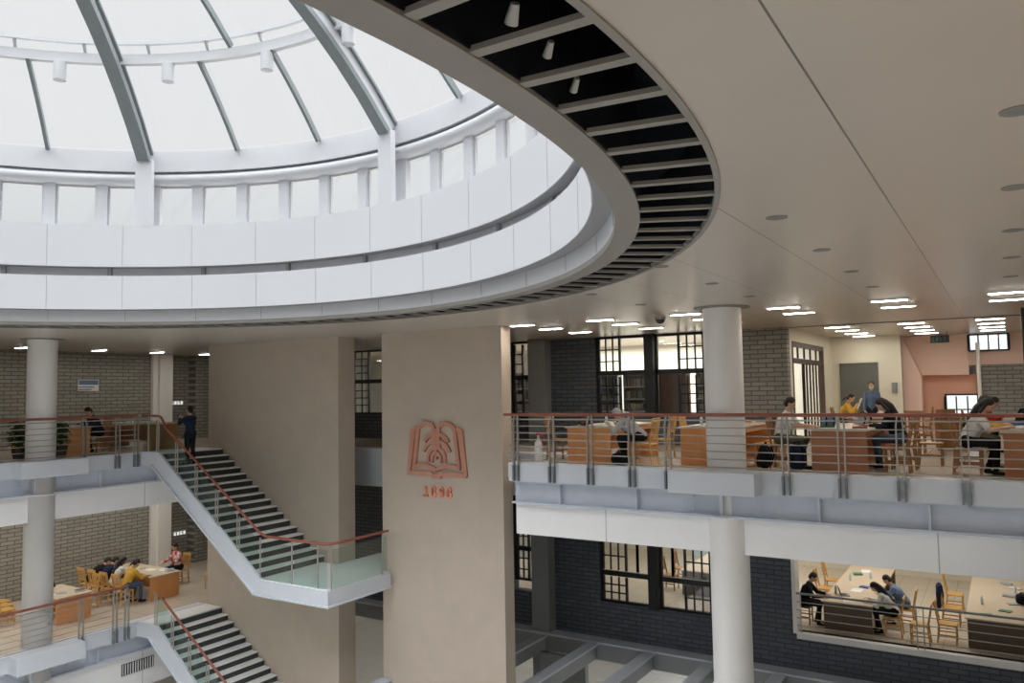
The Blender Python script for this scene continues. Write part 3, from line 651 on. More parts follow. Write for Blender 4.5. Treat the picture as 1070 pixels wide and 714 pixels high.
# ------------------------------------------------------------------ emblem on the stone wall
def flat_stroke(pts, w, d=.06, close=False):
    """flat raised band following points (x, z) on the wall face; lies in front of the y = 0 plane"""
    mb = MB(); P = [V((p[0], p[1])) for p in pts]; n = len(P); L = []; R = []
    for i in range(n):
        a = P[i - 1] if (i or close) else P[i]; b = P[(i + 1) % n] if (i < n - 1 or close) else P[i]
        d_ = (b - a).normalized(); nn = V((-d_.y, d_.x))
        m = 1.0
        if (i or close) and (i < n - 1 or close):
            d1 = (P[i] - P[i - 1]).normalized(); m = 1 / max(.6, abs(nn.dot(V((-d1.y, d1.x)))))
        L.append(P[i] + nn * w / 2 * m); R.append(P[i] - nn * w / 2 * m)
    vs = [(p.x, 0, p.y) for p in L] + [(p.x, 0, p.y) for p in R] + [(p.x, -d, p.y) for p in L] + [(p.x, -d, p.y) for p in R]
    fs = []
    for i in range(n if close else n - 1):
        j = (i + 1) % n
        fs += [(2 * n + i, 2 * n + j, 3 * n + j, 3 * n + i), (i, n + i, n + j, j), (i, j, 2 * n + j, 2 * n + i), (n + i, 3 * n + i, 3 * n + j, n + j)]
    if not close: fs += [(0, 2 * n, 3 * n, n), (n - 1, 2 * n - 1, 4 * n - 1, 3 * n - 1)]
    return mb.add(vs, fs)
def arc(c, rx, rz, a0, a1, n=12): return [(c[0] + rx * math.cos(math.radians(a0 + (a1 - a0) * i / n)), c[1] + rz * math.sin(math.radians(a0 + (a1 - a0) * i / n))) for i in range(n + 1)]
em = thing('wall_emblem', 'terracotta open book emblem with a leafy plant on the stone wall', 'emblem', (-12.30, 16.1, .15))
for s in (-1, 1):
    pg = [(s * .07, -.40 + .95 + .02), (s * .07, .60)] + [(s * (.12 + .05 * k), .60 + .06 * math.sin(k * .55 + .3)) for k in range(0, 9)]
    outer = [(s * .08, -.05), (s * .08, .55), (s * .14, .63), (s * .3, .66), (s * .45, .64), (s * .58, .57), (s * .68, .46), (s * .72, .45)]
    flat_stroke([(s * .08, .02), (s * .08, .56), (s * .13, .63), (s * .28, .66), (s * .42, .64), (s * .55, .57), (s * .58, .50), (s * .70, -.41)], .10, .07).build('page', M['emblem'], em)
    flat_stroke([(s * .62, .54), (s * .74, .50), (s * .90, -.62)], .10, .06).build('cover', M['emblem'], em)
    flat_stroke([(s * .0, -.50), (s * .14, -.44), (s * .34, -.39), (s * .56, -.39), (s * .74, -.44)], .09, .07).build('page_edge', M['emblem'], em)
    flat_stroke([(s * .93, -.60), (s * .16, -.60), (s * .10, -.66), (0, -.66)], .11, .066).build('cover_edge', M['emblem'], em)
    for zc, rx, rz, a1 in ((.28, .36, .26, 62), (.06, .40, .34, 60)):
        flat_stroke([(s * p[0], p[1]) for p in arc((0.02, zc - rz * .55 + .0), rx, rz, 92, 92 - 78)], .095, .06).build('leaf', M['emblem'], em)
    flat_stroke([(s * p[0], p[1]) for p in arc((0.0, -.22), .27, .27, 90, -18)], .085, .06).build('leaf', M['emblem'], em)
    flat_stroke([(s * p[0], p[1]) for p in arc((0.0, -.24), .14, .17, 90, -28)], .07, .06).build('leaf', M['emblem'], em)
flat_stroke([(0, .55), (0, -.02)], .06, .075).build('stem', M['emblem'], em)
for z in (-.02, -.20): MB().tube([(0, 0, z), (0, -.08, z)], .045, 12).build('seed', M['emblem'], em)
def digit(ch, x, lab):
    t = thing('numeral', lab, 'numeral', (x, 16.1, -1.03)); k = []
    w = .05
    if ch == '1': k = [[(0, .0), (0, .25)], [(-.06, .19), (0, .25)], [(-.075, .02), (.075, .02)]]; 
    if ch == '8': k = [arc((0, .198), .056, .056, 0, 335, 14), arc((0, .068), .072, .068, 0, 335, 14)]
    if ch == '9': k = [arc((0, .182), .064, .068, 0, 335, 14), [(.064, .19), (.064, .12), (.045, .05), (.0, .015), (-.06, .012)]]
    mb = MB()
    for p in k:
        cl_ = len(p) > 12; s = flat_stroke(p, w * (.9 if cl_ else 1), .05, cl_); mb.add(s.v, s.f)
    mb.build('numeral_face', M['digit'], t)
for i, ch in enumerate('1898'): digit(ch, -12.66 + i * .245, 'orange numeral %s on the stone wall, %s of the four under the book emblem' % (ch, ('first', 'second', 'third', 'last')[i]))

# ------------------------------------------------------------------ ceiling fittings
def strip_proto():
    t = thing('ceiling_light', 'x', 'light', (0, 0, ZC)); MB().box(-.33, .33, -.10, .10, -.035, 0).build('housing', M['white_obj'], t)
    MB().box(-.30, .30, -.07, .07, -.04, -.0355).build('diffuser', M['lamp'], t); return t
SP = strip_proto(); first = True
ordn = ['first', 'second', 'third', 'fourth', 'fifth', 'sixth', 'seventh', 'eighth']
def place_strip(x, y, lab, rz=0):
    global first
    if first: SP.location = (x, y, ZC); SP['label'] = lab; SP['group'] = 'ceiling light strips'; SP.rotation_euler = (0, 0, rz); first = False
    else: dup(SP, (x, y, ZC), rz, lab, 'ceiling light strips')
for ci, (x, nm) in enumerate(((-9.75, 'beside the emblem wall'), (-7.7, 'over the left orange table'), (-5.7, 'just left of the round column'), (-3.68, 'just right of the round column'), (-1.76, 'over the man in white'), (.12, 'at the right edge'))):
    for ri, y in enumerate((16.15, 17.55, 19.2)):
        if ri == 2 and ci > 2: continue
        place_strip(x, y, 'white ceiling light strip %s, %s row from the gallery edge' % (nm, ordn[ri]))
for ci, (x, nm) in enumerate(((-3.75, 'left file by the glazed doors'), (-1.98, 'middle file'), (-.25, 'right file'))):
    for ri, y in enumerate((22.5, 24.1, 25.7, 27.2)): place_strip(x, y, 'white ceiling light strip in the far room, %s, %s row' % (nm, ordn[ri]))
for ri, (x, y) in enumerate(((-25.3, 12.5), (-25.3, 14.9), (-25.3, 17.0), (-25.3, 19.0), (-25.3, 10.2), (-25.3, 8.0))): place_strip(x, y, 'white ceiling light strip over the upper west gallery, %s counted from the round column' % ('second', 'third', 'fourth', 'fifth', 'first', 'hidden')[ri])
def down_proto():
    t = thing('downlight', 'x', 'light', (0, 0, ZC)); MB().lathe([(.07, -.006), (.10, -.008), (.10, 0), (.07, 0)], n=20, caps=False).build('rim', M['beam_grey'], t)
    MB().lathe([(.07, -.004), (.05, -.002)], n=20).build('reflector', M['dark_steel'], t); return t
DP = down_proto(); k = 0
for x, nm in ((-1.76, 'in the file nearest the oculus edge'), (.14, 'in the file at the right edge'), (-3.75, 'in the file by the round column'), (-5.8, 'left of the round column')):
    for j, y in enumerate((5.45, 7.6, 9.75, 11.85, 13.95)):
        if (x < -3 and j < 2) or (x == -1.76 and j == 0) or (x < -5 and j < 3): continue
        lb = 'small round unlit downlight %s, %s from the top' % (nm, ordn[j])
        if k == 0: DP.location = (x, y, ZC); DP['label'] = lb; DP['group'] = 'downlights in the beige ceiling'
        else: dup(DP, (x, y, ZC), None, lb, 'downlights in the beige ceiling')
        k += 1
cam_ = thing('security_camera', 'dark dome security camera on the ceiling left of the round column', 'camera', (-6.5, 16.75, ZC))
MB().lathe([(.12, -.05), (.12, 0)], n=20).build('mount', M['beam_grey'], cam_, smooth=40)
MB().lathe([(.02, -.145), (.06, -.13), (.09, -.1), (.105, -.05)], n=20).build('dome', M['black_frame'], cam_, smooth=60)
for (c, s, lb) in (((-1.90, 3.12, 3.40), .06, 'white spotlight in the black slot bay nearest the top edge'), ((-1.95, 3.56, 3.40), .045, 'white spotlight in the second black slot bay'), ((-2.06, 4.07, 3.40), .045, 'small white spotlight in the third black slot bay')):
    t = thing('spotlight', lb, 'spotlight', c, group='spotlights in the black slot')
    MB().tube([(0, 0, .85), (0, 0, .05)], .006, 6).build('stem', M['black'], t)
    MB().tube([(.02, -.02, s * .5), (-.035, .03, -s * .6)], s * .5, 14, radii=[s * .38, s * .58]).build('housing', M['white_obj'], t, smooth=40)
# small wall signs on the west side
ws = thing('wall_sign', 'small blue and white sign on the upper west brick wall', 'sign', (-26.99, 15.52, 2.05))
MB().box(0, .03, -.36, .36, -.2, .2).build('board', M['white_obj'], ws)
MB().box(.03, .034, -.34, .34, .02, .18).box(.03, .034, -.34, .1, -.16, -.12).box(.03, .034, -.34, .2, -.08, -.04).build('panel', M['c_blue'], ws)
for z, lb, y in ((1.37, 'row of four small white letters on the upper brick recess', 18.95), (-3.64, 'row of four small white letters on the lower brick recess', 19.12)):
    t = thing('wall_lettering', lb, 'sign', (-27.27, y, z))
    for i in range(4): MB().box(0, .03, i * .135, i * .135 + .03, -.06, .06).box(0, .03, i * .135, i * .135 + .075, .035, .06).box(0, .03, i * .135, i * .135 + .075, -.06, -.035).box(0, .03, i * .135 + .05, i * .135 + .075, -.06, .06 * (i % 2)).build('letter', M['sign_white'], t)

# ------------------------------------------------------------------ furniture
def table(lab, x0, x1, y0, y1, z, m, group, h=.8, top='top_wood'):
    """long study table; end panels across its short sides"""
    cx, cy = (x0 + x1) / 2, (y0 + y1) / 2; w, l = (x1 - x0) / 2, (y1 - y0) / 2
    t = thing('study_table', lab, 'table', (cx, cy, z), group=group)
    MB().box(-w, w, -l, l, h - .035, h).build('tabletop', M[top], t, bevel=.006)
    if l > w:
        for s in (-1, 1): MB().box(-w + .04, w - .04, s * (l - .08) - .025, s * (l - .08) + .025, 0, h - .035).build('end_panel', M[m], t, bevel=.004)
        MB().box(-.02, .02, -l + .1, l - .1, .25, h - .035).build('modesty_panel', M[m], t)
        for s in (-1, 1): MB().box(s * (w - .05) - .015, s * (w - .05) + .015, -l + .1, l - .1, h - .14, h - .035).build('apron', M[m], t)
    else:
        for s in (-1, 1): MB().box(s * (w - .08) - .025, s * (w - .08) + .025, -l + .04, l - .04, 0, h - .035).build('end_panel', M[m], t, bevel=.004)
        MB().box(-w + .1, w - .1, -.02, .02, .25, h - .035).build('modesty_panel', M[m], t)
        for s in (-1, 1): MB().box(-w + .1, w - .1, s * (l - .05) - .015, s * (l - .05) + .015, h - .14, h - .035).build('apron', M[m], t)
    return t
G1 = 'study tables of the north gallery'
table('orange end panelled study table nearest the emblem wall', -8.38, -7.25, 15.62, 18.4, 0, 'orange_wood', G1)
table('orange end panelled study table partly behind the round column', -5.9, -4.62 , 16.0, 18.8, 0, 'orange_wood', G1)
table('reddish brown study table with the man in white at its left', -3.2, -2.15, 15.62, 18.4, 0, 'brown_wood', G1)
table('reddish brown study table cut by the right edge of the photo', -.12, .98, 15.62, 18.4, 0, 'brown_wood', G1)
table('brown study table behind the man in white, before the dark green door', -3.5, -2.4, 21.6, 24.4, 0, 'brown_wood', G1)
table('pale topped study table far back near the low white window', -1.6, -.9, 22.5, 24.0, 0, 'chair_brown', G1)
table('brown study table behind the right edge table, under the person in red', -.1, .95, 20.6, 23.2, 0, 'brown_wood', G1)
G2 = 'study tables of the west galleries'
table('orange study table behind the upper west railing, left one', -25.2, -22.5, 12.1, 13.1, 0, 'orange_wood', G2)
table('brown study table beside the top of the upper stairs', -25.0, -22.3, 14.7, 15.8, 0, 'chair_brown', G2)
table('orange study table beside the lower white column', -24.75, -23.0, 12.42, 13.5, L2, 'orange_wood', G2, .76)
table('orange study table with four students on the lower west gallery', -25.7, -23.05, 15.35, 16.45, L2, 'orange_wood', G2, .76)
G3 = 'study tables of the lower reading room'
table('long dark panelled table with the laptop in the lower reading room', -4.4, -3.15, 22.3, 27.5, L2, 'dark_wood', G3, .76)
table('long dark panelled table at the right of the lower reading room', -1.1, .25, 22.3, 27.5, L2, 'dark_wood', G3, .76)
table('study table seen through the lower factory windows', -8.9, -7.7, 24.0, 27.5, L2, 'dark_wood', G3, .76)

def chair_proto(m, name='wooden_chair'):
    t = thing(name, 'x', 'chair'); w = .21
    MB().box(-w, w, -.21, .21, .43, .465).build('seat', M[m], t, bevel=.008)
    for s in (-1, 1):
        MB().bar((s * .185, .185, 0), (s * .185, .185, .43), .034).build('leg', M[m], t)
        b = MB(); b.bar((s * .185, -.235, 0), (s * .185, -.19, .45), .036); b.bar((s * .185, -.19, .43), (s * .185, -.29, .98), .036); b.build('leg', M[m], t)
        MB().box(s * .185 - .012, s * .185 + .012, -.2, .17, .18, .21).build('stretcher', M[m], t)
    MB().box(-.17, .17, .175, .195, .24, .27).build('stretcher', M[m], t)
    r = MB().bar((-.2, -.285, .95), (.2, -.285, .95), .03, .09); r.build('top_rail', M[m], t)
    s_ = MB()
    s_.bar((-.18, -.222, .62), (.18, -.222, .62), .02, .05)
    for x in (-.1, 0, .1): s_.bar((x, -.225, .62), (x, -.278, .93), .04, .016)
    s_.build('backrest', M[m], t); return t
CP = {m: [chair_proto(m), 0] for m in ('chair_yellow', 'chair_brown')}
def chair(x, y, z, rz, lab, m='chair_yellow', group='wooden chairs'):
    """rz: 0 faces +y; the seat front is +y"""
    p = CP[m]; o = p[0] if not p[1] else dup(p[0]); p[1] = 1
    o.location = (x, y, z); o.rotation_euler = (0, 0, rz); o['label'] = lab; o['group'] = group; return o
E_, W_, N_, S_ = -PI / 2, PI / 2, 0, PI   # facing
chair(-6.55, 15.75, 0, W_, 'honey wooden chair right of the person bent over the left orange table')
chair(-6.75, 17.3, 0, W_, 'honey wooden chair second along the left orange table')
chair(-6.2, 17.9, 0, E_, 'honey wooden chair between the two orange tables, facing right')
chair(-9.0, 16.5, 0, E_, 'brown wooden chair left of the left orange table', 'chair_brown')
chair(-4.2, 16.5, 0, W_, 'honey wooden chair just right of the round column')
chair(-4.2, 17.4, 0, W_, 'second honey wooden chair behind the round column')
chair(-3.75, 16.1, 0, E_, 'wooden chair under the man in white', 'chair_brown')
chair(-1.75, 16.0, 0, W_, 'brown wooden chair tucked near the railing right of the brown table', 'chair_brown')
chair(-1.72, 16.85, 0, W_, 'brown wooden chair under the long haired person in black', 'chair_brown')
chair(-1.3, 17.6, 0, E_, 'brown wooden chair alone in the aisle right of the brown table', 'chair_brown')
chair(-1.85, 20.9, 0, N_, 'brown wooden chair at the pale topped far table, near left', 'chair_brown')
chair(-1.25, 21.9, 0, N_, 'brown wooden chair at the pale topped far table, near end', 'chair_brown')
chair(-.72, 22.6, 0, W_, 'brown wooden chair right of the pale topped far table', 'chair_brown')
chair(-.62, 16.2, 0, E_, 'brown wooden chair under the person in white at the right table', 'chair_brown')
chair(-.62, 17.4, 0, E_, 'brown wooden chair under the dark haired person at the right table', 'chair_brown')
chair(-3.95, 24.0, 0, E_, 'brown wooden chair under the person in yellow', 'chair_brown')
chair(-.62, 21.6, 0, E_, 'brown wooden chair under the person in red', 'chair_brown')
chair(.42, 19.1, 0, S_, 'brown wooden chair under the person in black at the right edge', 'chair_brown')
chair(-2.0, 24.6, 0, W_, 'brown wooden chair in front of the cream wall', 'chair_brown')
chair(-24.45, 11.75, L2, N_, 'honey wooden chair at the left edge on the lower west gallery, front one')
chair(-25.0, 11.95, L2, N_, 'honey wooden chair at the left edge on the lower west gallery, middle one')
chair(-25.55, 12.15, L2, N_, 'honey wooden chair left of the lower white column, rear one')
chair(-24.1, 13.95, L2, S_, 'honey wooden chair across the orange table from the lower white column')
chair(-23.45, 14.72, L2, N_, 'honey wooden chair under the student in yellow')
chair(-24.1, 14.72, L2, N_, 'honey wooden chair under the student in white, lower west')
chair(-24.8, 14.75, L2, N_, 'honey wooden chair under the student in the dark jacket')
chair(-25.4, 14.75, L2, N_, 'honey wooden chair under the leftmost student in black')
chair(-23.0, 17.55, L2, PI * .8, 'honey wooden chair right of the student in plaid')
chair(-24.4, 17.35, L2, S_, 'honey wooden chair under the student in plaid')
chair(-24.2, 14.35, 0, N_, 'brown wooden chair near the brown table at the upper stairs', 'chair_brown')
chair(-23.1, 13.64, 0, S_, 'brown wooden chair under the dark jacketed student, upper west', 'chair_brown')
chair(-4.95, 22.75, L2, E_, 'dark wooden chair under the student in black by the pale jamb', 'chair_brown')
chair(-2.75, 22.7, L2, W_, 'honey wooden chair behind the student in white, lower reading room')
chair(-2.55, 23.7, L2, W_, 'honey wooden chair under the student in blue')
chair(-2.1, 22.35, L2, W_, 'honey seated chair in the aisle by the slim railing')
chair(-1.5, 22.75, L2, E_, 'honey wooden chair at the near left of the right dark table')
chair(-1.5, 24.4, L2, E_, 'honey wooden chair holding a dark coat at the right dark table')
chair(-1.5, 26.0, L2, E_, 'honey wooden chair far along the right dark table')
chair(-4.8, 25.0, L2, E_, 'honey wooden chair far left of the laptop table')
chair(-4.8, 26.2, L2, E_, 'honey wooden chair farthest left of the laptop table')
chair(-9.4, 24.5, L2, E_, 'wooden chair seen through the left lower factory window', 'chair_brown')
chair(-9.4, 25.6, L2, E_, 'farther wooden chair seen through the left lower factory window', 'chair_brown')

def book(x, y, z, rz, s, lab, m):
    t = thing('book', lab, 'book', (x, y, z), rz, group='books and papers on the tables'); w, l, h = s
    MB().box(-w / 2, w / 2, -l / 2, l / 2, 0, .004).box(-w / 2, w / 2, -l / 2, l / 2, h - .004, h).box(-w / 2, -w / 2 + .004, -l / 2, l / 2, 0, h).build('cover', m, t)
    MB().box(-w / 2 + .005, w / 2 - .006, -l / 2 + .006, l / 2 - .006, .004, h - .004).build('pages', M['paper'], t)
def open_book(x, y, z, rz, lab):
    t = thing('open_book', lab, 'book', (x, y, z), rz, group='books and papers on the tables')
    for s in (-1, 1):
        P = [(s * .2 * k / 6, .012 + .022 * math.sin(PI * min(1, k / 6 * 1.0) ** .6)) for k in range(7)]
        MB().prism([(p[0], p[1]) for p in P] + [(s * .2, 0), (0, 0)], 'y', -.14, .14).build('page', M['paper'], t)
def sheet(x, y, z, rz, lab, m='paper'):
    mb = MB(); vs = []; 
    for i in range(5):
        for j in range(5): vs.append((-.15 + .075 * i, -.21 + .105 * j, .011 + .006 * math.sin(i * 1.3 + j)))
    k = len(vs); vs += [(a, b, c - .003) for a, b, c in vs]; fs = []
    for i in range(4):
        for j in range(4):
            q = i * 5 + j; fs += [(q, q + 1, q + 6, q + 5), (k + q, k + q + 5, k + q + 6, k + q + 1)]
    o = mb.add(vs, fs).build('paper_sheet', M[m]); o.location = (x, y, z); o.rotation_euler = (0, 0, rz); tag(o, lab, 'paper', 'books and papers on the tables')
def laptop(x, y, z, rz, lab):
    t = thing('laptop', lab, 'laptop', (x, y, z), rz)
    MB().box(-.16, .16, -.11, .11, 0, .016).build('base', M['dark_steel'], t, bevel=.003)
    MB().box(-.14, .14, -.03, .09, .016, .018).build('keyboard', M['black_frame'], t)
    MB().bar((0, .11, .015), (0, .17, .22), .32, .012, up=(0, 1, 0)).build('screen', M['c_navy'], t)
def bottle(x, y, z, lab, m='c_mask'):
    t = thing('bottle', lab, 'bottle', (x, y, z), group='bottles on the tables'); MB().lathe([(.03, 0), (.034, .01), (.034, .15), (.014, .19), (.014, .2)], n=14).build('body', M[m], t, smooth=40)
    MB().lathe([(.017, .2), (.017, .23)], n=12).build('cap', M['white_obj'], t)
def bag(x, y, z, rz, s, lab, m, cat='bag'):
    t = thing('backpack', lab, cat, (x, y, z), rz, group='bags'); a, b, c = s
    o = MB().ball((0, 0, c / 2), (a / 2, b / 2, c / 2), 16, 10)
    o.v = [(max(-a * .42, min(a * .42, v[0])), max(-b * .42, min(b * .42, v[1])), max(0.0, v[2])) for v in o.v]; o.build('body', M[m], t, smooth=60)
    MB().ball((0, b * .42, c * .32), (a * .32, b * .2, c * .25), 12, 8).build('pocket', M[m], t, smooth=60)
    for s_ in (-1, 1): MB().tube([(s_ * a * .2, -b * .4, c * .9), (s_ * a * .24, -b * .62, c * .6), (s_ * a * .22, -b * .42, c * .15)], .014, 6).build('strap', M['c_black'], t)
    MB().tube([(-.06, -b * .1, c * .97), (-.03, -b * .1, c * 1.06), (.03, -b * .1, c * 1.06), (.06, -b * .1, c * .97)], .01, 6).build('handle', M['c_black'], t)
T = .8
place = ['near end', 'near right corner', 'middle', 'middle left', 'far end', 'far right']
def clutter(x0, x1, y0, y1, z, where, n, seed):
    rnd = random.Random(seed); used = []
    for i in range(n):
        for _ in range(40):
            x, y = rnd.uniform(x0 + .2, x1 - .2), y0 + .22 + (y1 - y0 - .44) * (i + rnd.random() * .6) / n
            if all(abs(x - a) > .32 or abs(y - b) > .36 for a, b in used): break
        used.append((x, y)); q = rnd.random(); rz = rnd.uniform(-.5, .5) + PI / 2
        pos = '%s from its near end' % ordn[min(i, 7)]
        if q < .32: open_book(x, y, z, rz, 'open white book on %s, %s' % (where, pos))
        elif q < .55: sheet(x, y, z, rz, 'white paper sheet on %s, %s' % (where, pos))
        elif q < .85: book(x, y, z, rz, (.19, .26, rnd.uniform(.02, .06)), 'closed book on %s, %s' % (where, pos), rnd.choice(BOOKS))
        else: bottle(x, y, z, 'bottle on %s, %s' % (where, pos))
clutter(-8.38, -7.3, 15.62, 18.4, T, 'the left orange table', 6, 3)
clutter(-5.9, -4.7, 16.0, 18.8, T, 'the orange table by the round column', 5, 4)
clutter(-3.2, -2.15, 15.62, 16.6, T, 'the reddish brown table', 3, 11)
clutter(-.12, .9, 15.62, 18.4, T, 'the table at the right edge', 5, 6)
clutter(-3.5, -2.4, 21.6, 24.4, T, 'the brown table before the green door', 6, 8)
clutter(-4.4, -3.15, 22.3, 27.0, L2 + .76, 'the laptop table', 8, 9)
clutter(-1.1, .25, 22.3, 27.0, L2 + .76, 'the right dark table', 8, 13)
def clutter_x(x0, x1, y0, y1, z, where, n, seed):
    rnd = random.Random(seed)
    for i in range(n):
        x, y = x1 - .22 - (x1 - x0 - .5) * (i + .3 * rnd.random()) / n, rnd.uniform(y0 + .2, y1 - .2); q = rnd.random(); pos = '%s from the atrium end' % ordn[min(i, 7)]
        if q < .4: open_book(x, y, z, rnd.uniform(-.4, .4), 'open white book on %s, %s' % (where, pos))
        elif q < .6: sheet(x, y, z, rnd.uniform(-.4, .4), 'white paper sheet on %s, %s' % (where, pos))
        else: book(x, y, z, rnd.uniform(-.4, .4), (.19, .26, rnd.uniform(.03, .08)), 'closed book on %s, %s' % (where, pos), rnd.choice(BOOKS))
clutter_x(-25.2, -22.5, 12.1, 13.1, T, 'the left upper west table', 5, 21)
clutter_x(-25.0, -22.3, 14.7, 15.8, T, 'the table by the upper stairs', 6, 22)
clutter_x(-24.75, -23.0, 12.42, 13.5, L2 + .76, 'the table by the lower white column', 4, 23)
clutter_x(-25.7, -23.05, 15.35, 16.45, L2 + .76, 'the table of the four students', 6, 25)
laptop(-3.95, 23.15, L2 + .76, PI * .6, 'small dark open laptop on the long lower table')
bag(-4.05, 15.75, 0, E_ + PI, (.34, .26, .5), 'black backpack on the floor at the back of the man in white', 'c_black')
bag(-3.25 - .18, 15.72, 0, .3, (.40, .30, .52), 'large dark navy bag on the floor before the reddish brown table', 'c_navy')
bag(-7.0, 15.5, 0, .2, (.42, .26, .28), 'black bag on the floor by the left orange table', 'c_black')
bag(.1, 24.2, L2 + .76, .2, (.34, .24, .3), 'black bag on the right dark table', 'c_black')
bag(-24.45, 13.0, L2 + .76, .2, (.34, .24, .22), 'black bag on the table by the lower white column', 'c_black')
bag(-7.6, 17.1, T, .3, (.36, .3, .3), 'pale grey bag heaped on the left orange table', 'c_grey')
bag(-8.1, 16.1, T, 1.2, (.32, .24, .2), 'reddish brown bag at the left of the left orange table', 'c_brown')
bag(-5.2, 16.3, T, .8, (.26, .2, .2), 'orange bag on the table by the round column', 'c_yellow')
bag(-2.95, 16.35, T, .4, (.30, .22, .24), 'purple grey bag on the reddish brown table before the man in white', 'c_blue')
bag(-2.45, 17.0, T, 1.0, (.34, .26, .26), 'pale grey bag in the middle of the reddish brown table', 'c_grey')
bag(-2.5, 17.75, T, .2, (.30, .24, .22), 'black bag at the far end of the reddish brown table', 'c_black')
# coat over a chair in the lower room
ct = thing('coat', 'dark coat draped over a chair back in the lower reading room', 'coat', (-1.79, 24.4, L2))
MB().box(-.05, .05, -.24, .24, .45, 1.0).ball((0, 0, 1.0), (.07, .26, .06), 12, 8).ball((0, -.22, .8), (.06, .07, .2)).build('body', M['c_navy'], ct, bevel=0, smooth=50)
MB().tube([(.02, .25, .95), (.05, .3, .7), (.04, .28, .5)], .05, 8).build('sleeve', M['c_navy'], ct, smooth=50)
# extinguisher-like white bottle by the emblem wall
fe = thing('floor_canister', 'slim white canister standing on the floor by the emblem wall', 'canister', (-9.05, 15.6, 0))
MB().lathe([(.075, .0), (.085, .02), (.085, .42), (.05, .49), (.025, .52), (.025, .6)], n=18).build('body', M['white_obj'], fe, smooth=40)
MB().box(-.05, .05, -.02, .02, .6, .65).tube([(.04, 0, .62), (.11, 0, .58), (.11, 0, .34)], .012, 6).build('nozzle', M['c_red'], fe)
# plants
def plant(x, y, z, lab, h, n, seed, sp=.36):
    rnd = random.Random(seed); t = thing('potted_plant', lab, 'plant', (x, y, z), group='green plants of the upper west gallery')
    MB().lathe([(.13, 0), (.19, .32), (.17, .32), (.12, .05)], n=20).build('pot', M['pot'], t, smooth=40)
    st = MB(); lf = MB()
    for i in range(9):
        a = rnd.uniform(0, 2 * PI); q = rnd.uniform(.08, sp * .8); st.tube([(0, 0, .28), (q * .5 * math.cos(a), q * .5 * math.sin(a), h * .55), (q * math.cos(a), q * math.sin(a), h * rnd.uniform(.75, 1))], .01, 5)
    st.build('stem', M['c_khaki'], t)
    for i in range(n):
        a = rnd.uniform(0, 2 * PI); q = rnd.uniform(.05, sp); zz = rnd.uniform(.38, h); c = V((q * math.cos(a), q * math.sin(a), zz)); d = V((math.cos(a + rnd.uniform(-.6, .6)), math.sin(a + rnd.uniform(-.6, .6)), rnd.uniform(-.5, .6))).normalized()
        sd = d.cross(V((0, 0, 1))).normalized(); u = sd.cross(d); L = rnd.uniform(.12, .2)
        P = [c, c + d * L * .35 + sd * .04 + u * .02, c + d * L * .35 - sd * .04 + u * .02, c + d * L * .7 + sd * .035, c + d * L * .7 - sd * .035, c + d * L - u * .03]
        lf.add(P, [(0, 1, 2), (1, 3, 4, 2), (3, 5, 4)])
    lf.build('foliage', M['green_leaf'], t)
plant(-23.2, 10.35, 0, 'large leafy green plant at the left edge of the upper gallery', 1.05, 420, 1, .22)
plant(-22.75, 11.2, 0, 'leafy green plant just left of the upper west column', 1.0, 380, 2, .22)
plant(-22.12, 11.98, 0, 'leafy green plant just right of the upper west column', .95, 260, 3, .14)
# ------------------------------------------------------------------ people
def blob(name, parts, m, parent, vox=.009, sm=3):
    mb = MB()
    for p in parts:
        if p[0] == 'c':
            a, b, ra, rb = V(p[1]), V(p[2]), p[3], p[4]
            d = (b - a); L = max(d.length, 1e-4); d = d / L
            pts = []; rad = []
            for k in (0, .45, .8): s = math.sqrt(1 - (1 - k) ** 2) if k else .12; pts.append(a - d * ra * (1 - k)); rad.append(ra * s)
            pts.append(a); rad.append(ra); pts.append(b); rad.append(rb)
            for k in (.8, .45, 0): s = math.sqrt(1 - (1 - k) ** 2) if k else .12; pts.append(b + d * rb * (1 - k)); rad.append(rb * s)
            mb.tube(pts, 1, 12, radii=rad)
        else:
            c, r = V(p[1]), p[2]; q = MB().ball((0, 0, 0), r, 16, 10)
            R = p[3] if len(p) > 3 else Matrix.Identity(3)
            mb.add([R @ V(v) + c for v in q.v], q.f)
    o = mb.build(name, m, parent, smooth=180)
    r = o.modifiers.new('r', 'REMESH'); r.mode = 'VOXEL'; r.voxel_size = vox; r.use_smooth_shade = True
    if sm: s = o.modifiers.new('s', 'SMOOTH'); s.iterations = sm; s.factor = .5
    return o
def ik(a, t, l1, l2, pole):
    a, t = V(a), V(t); d = t - a; L = min(d.length, (l1 + l2) * .995); d.normalize(); t = a + d * L
    x = (l1 * l1 - l2 * l2 + L * L) / (2 * L); h = math.sqrt(max(0, l1 * l1 - x * x)); p = V(pole); p = (p - d * p.dot(d)).normalized()
    return a + d * x + p * h, t
BLOBS = []
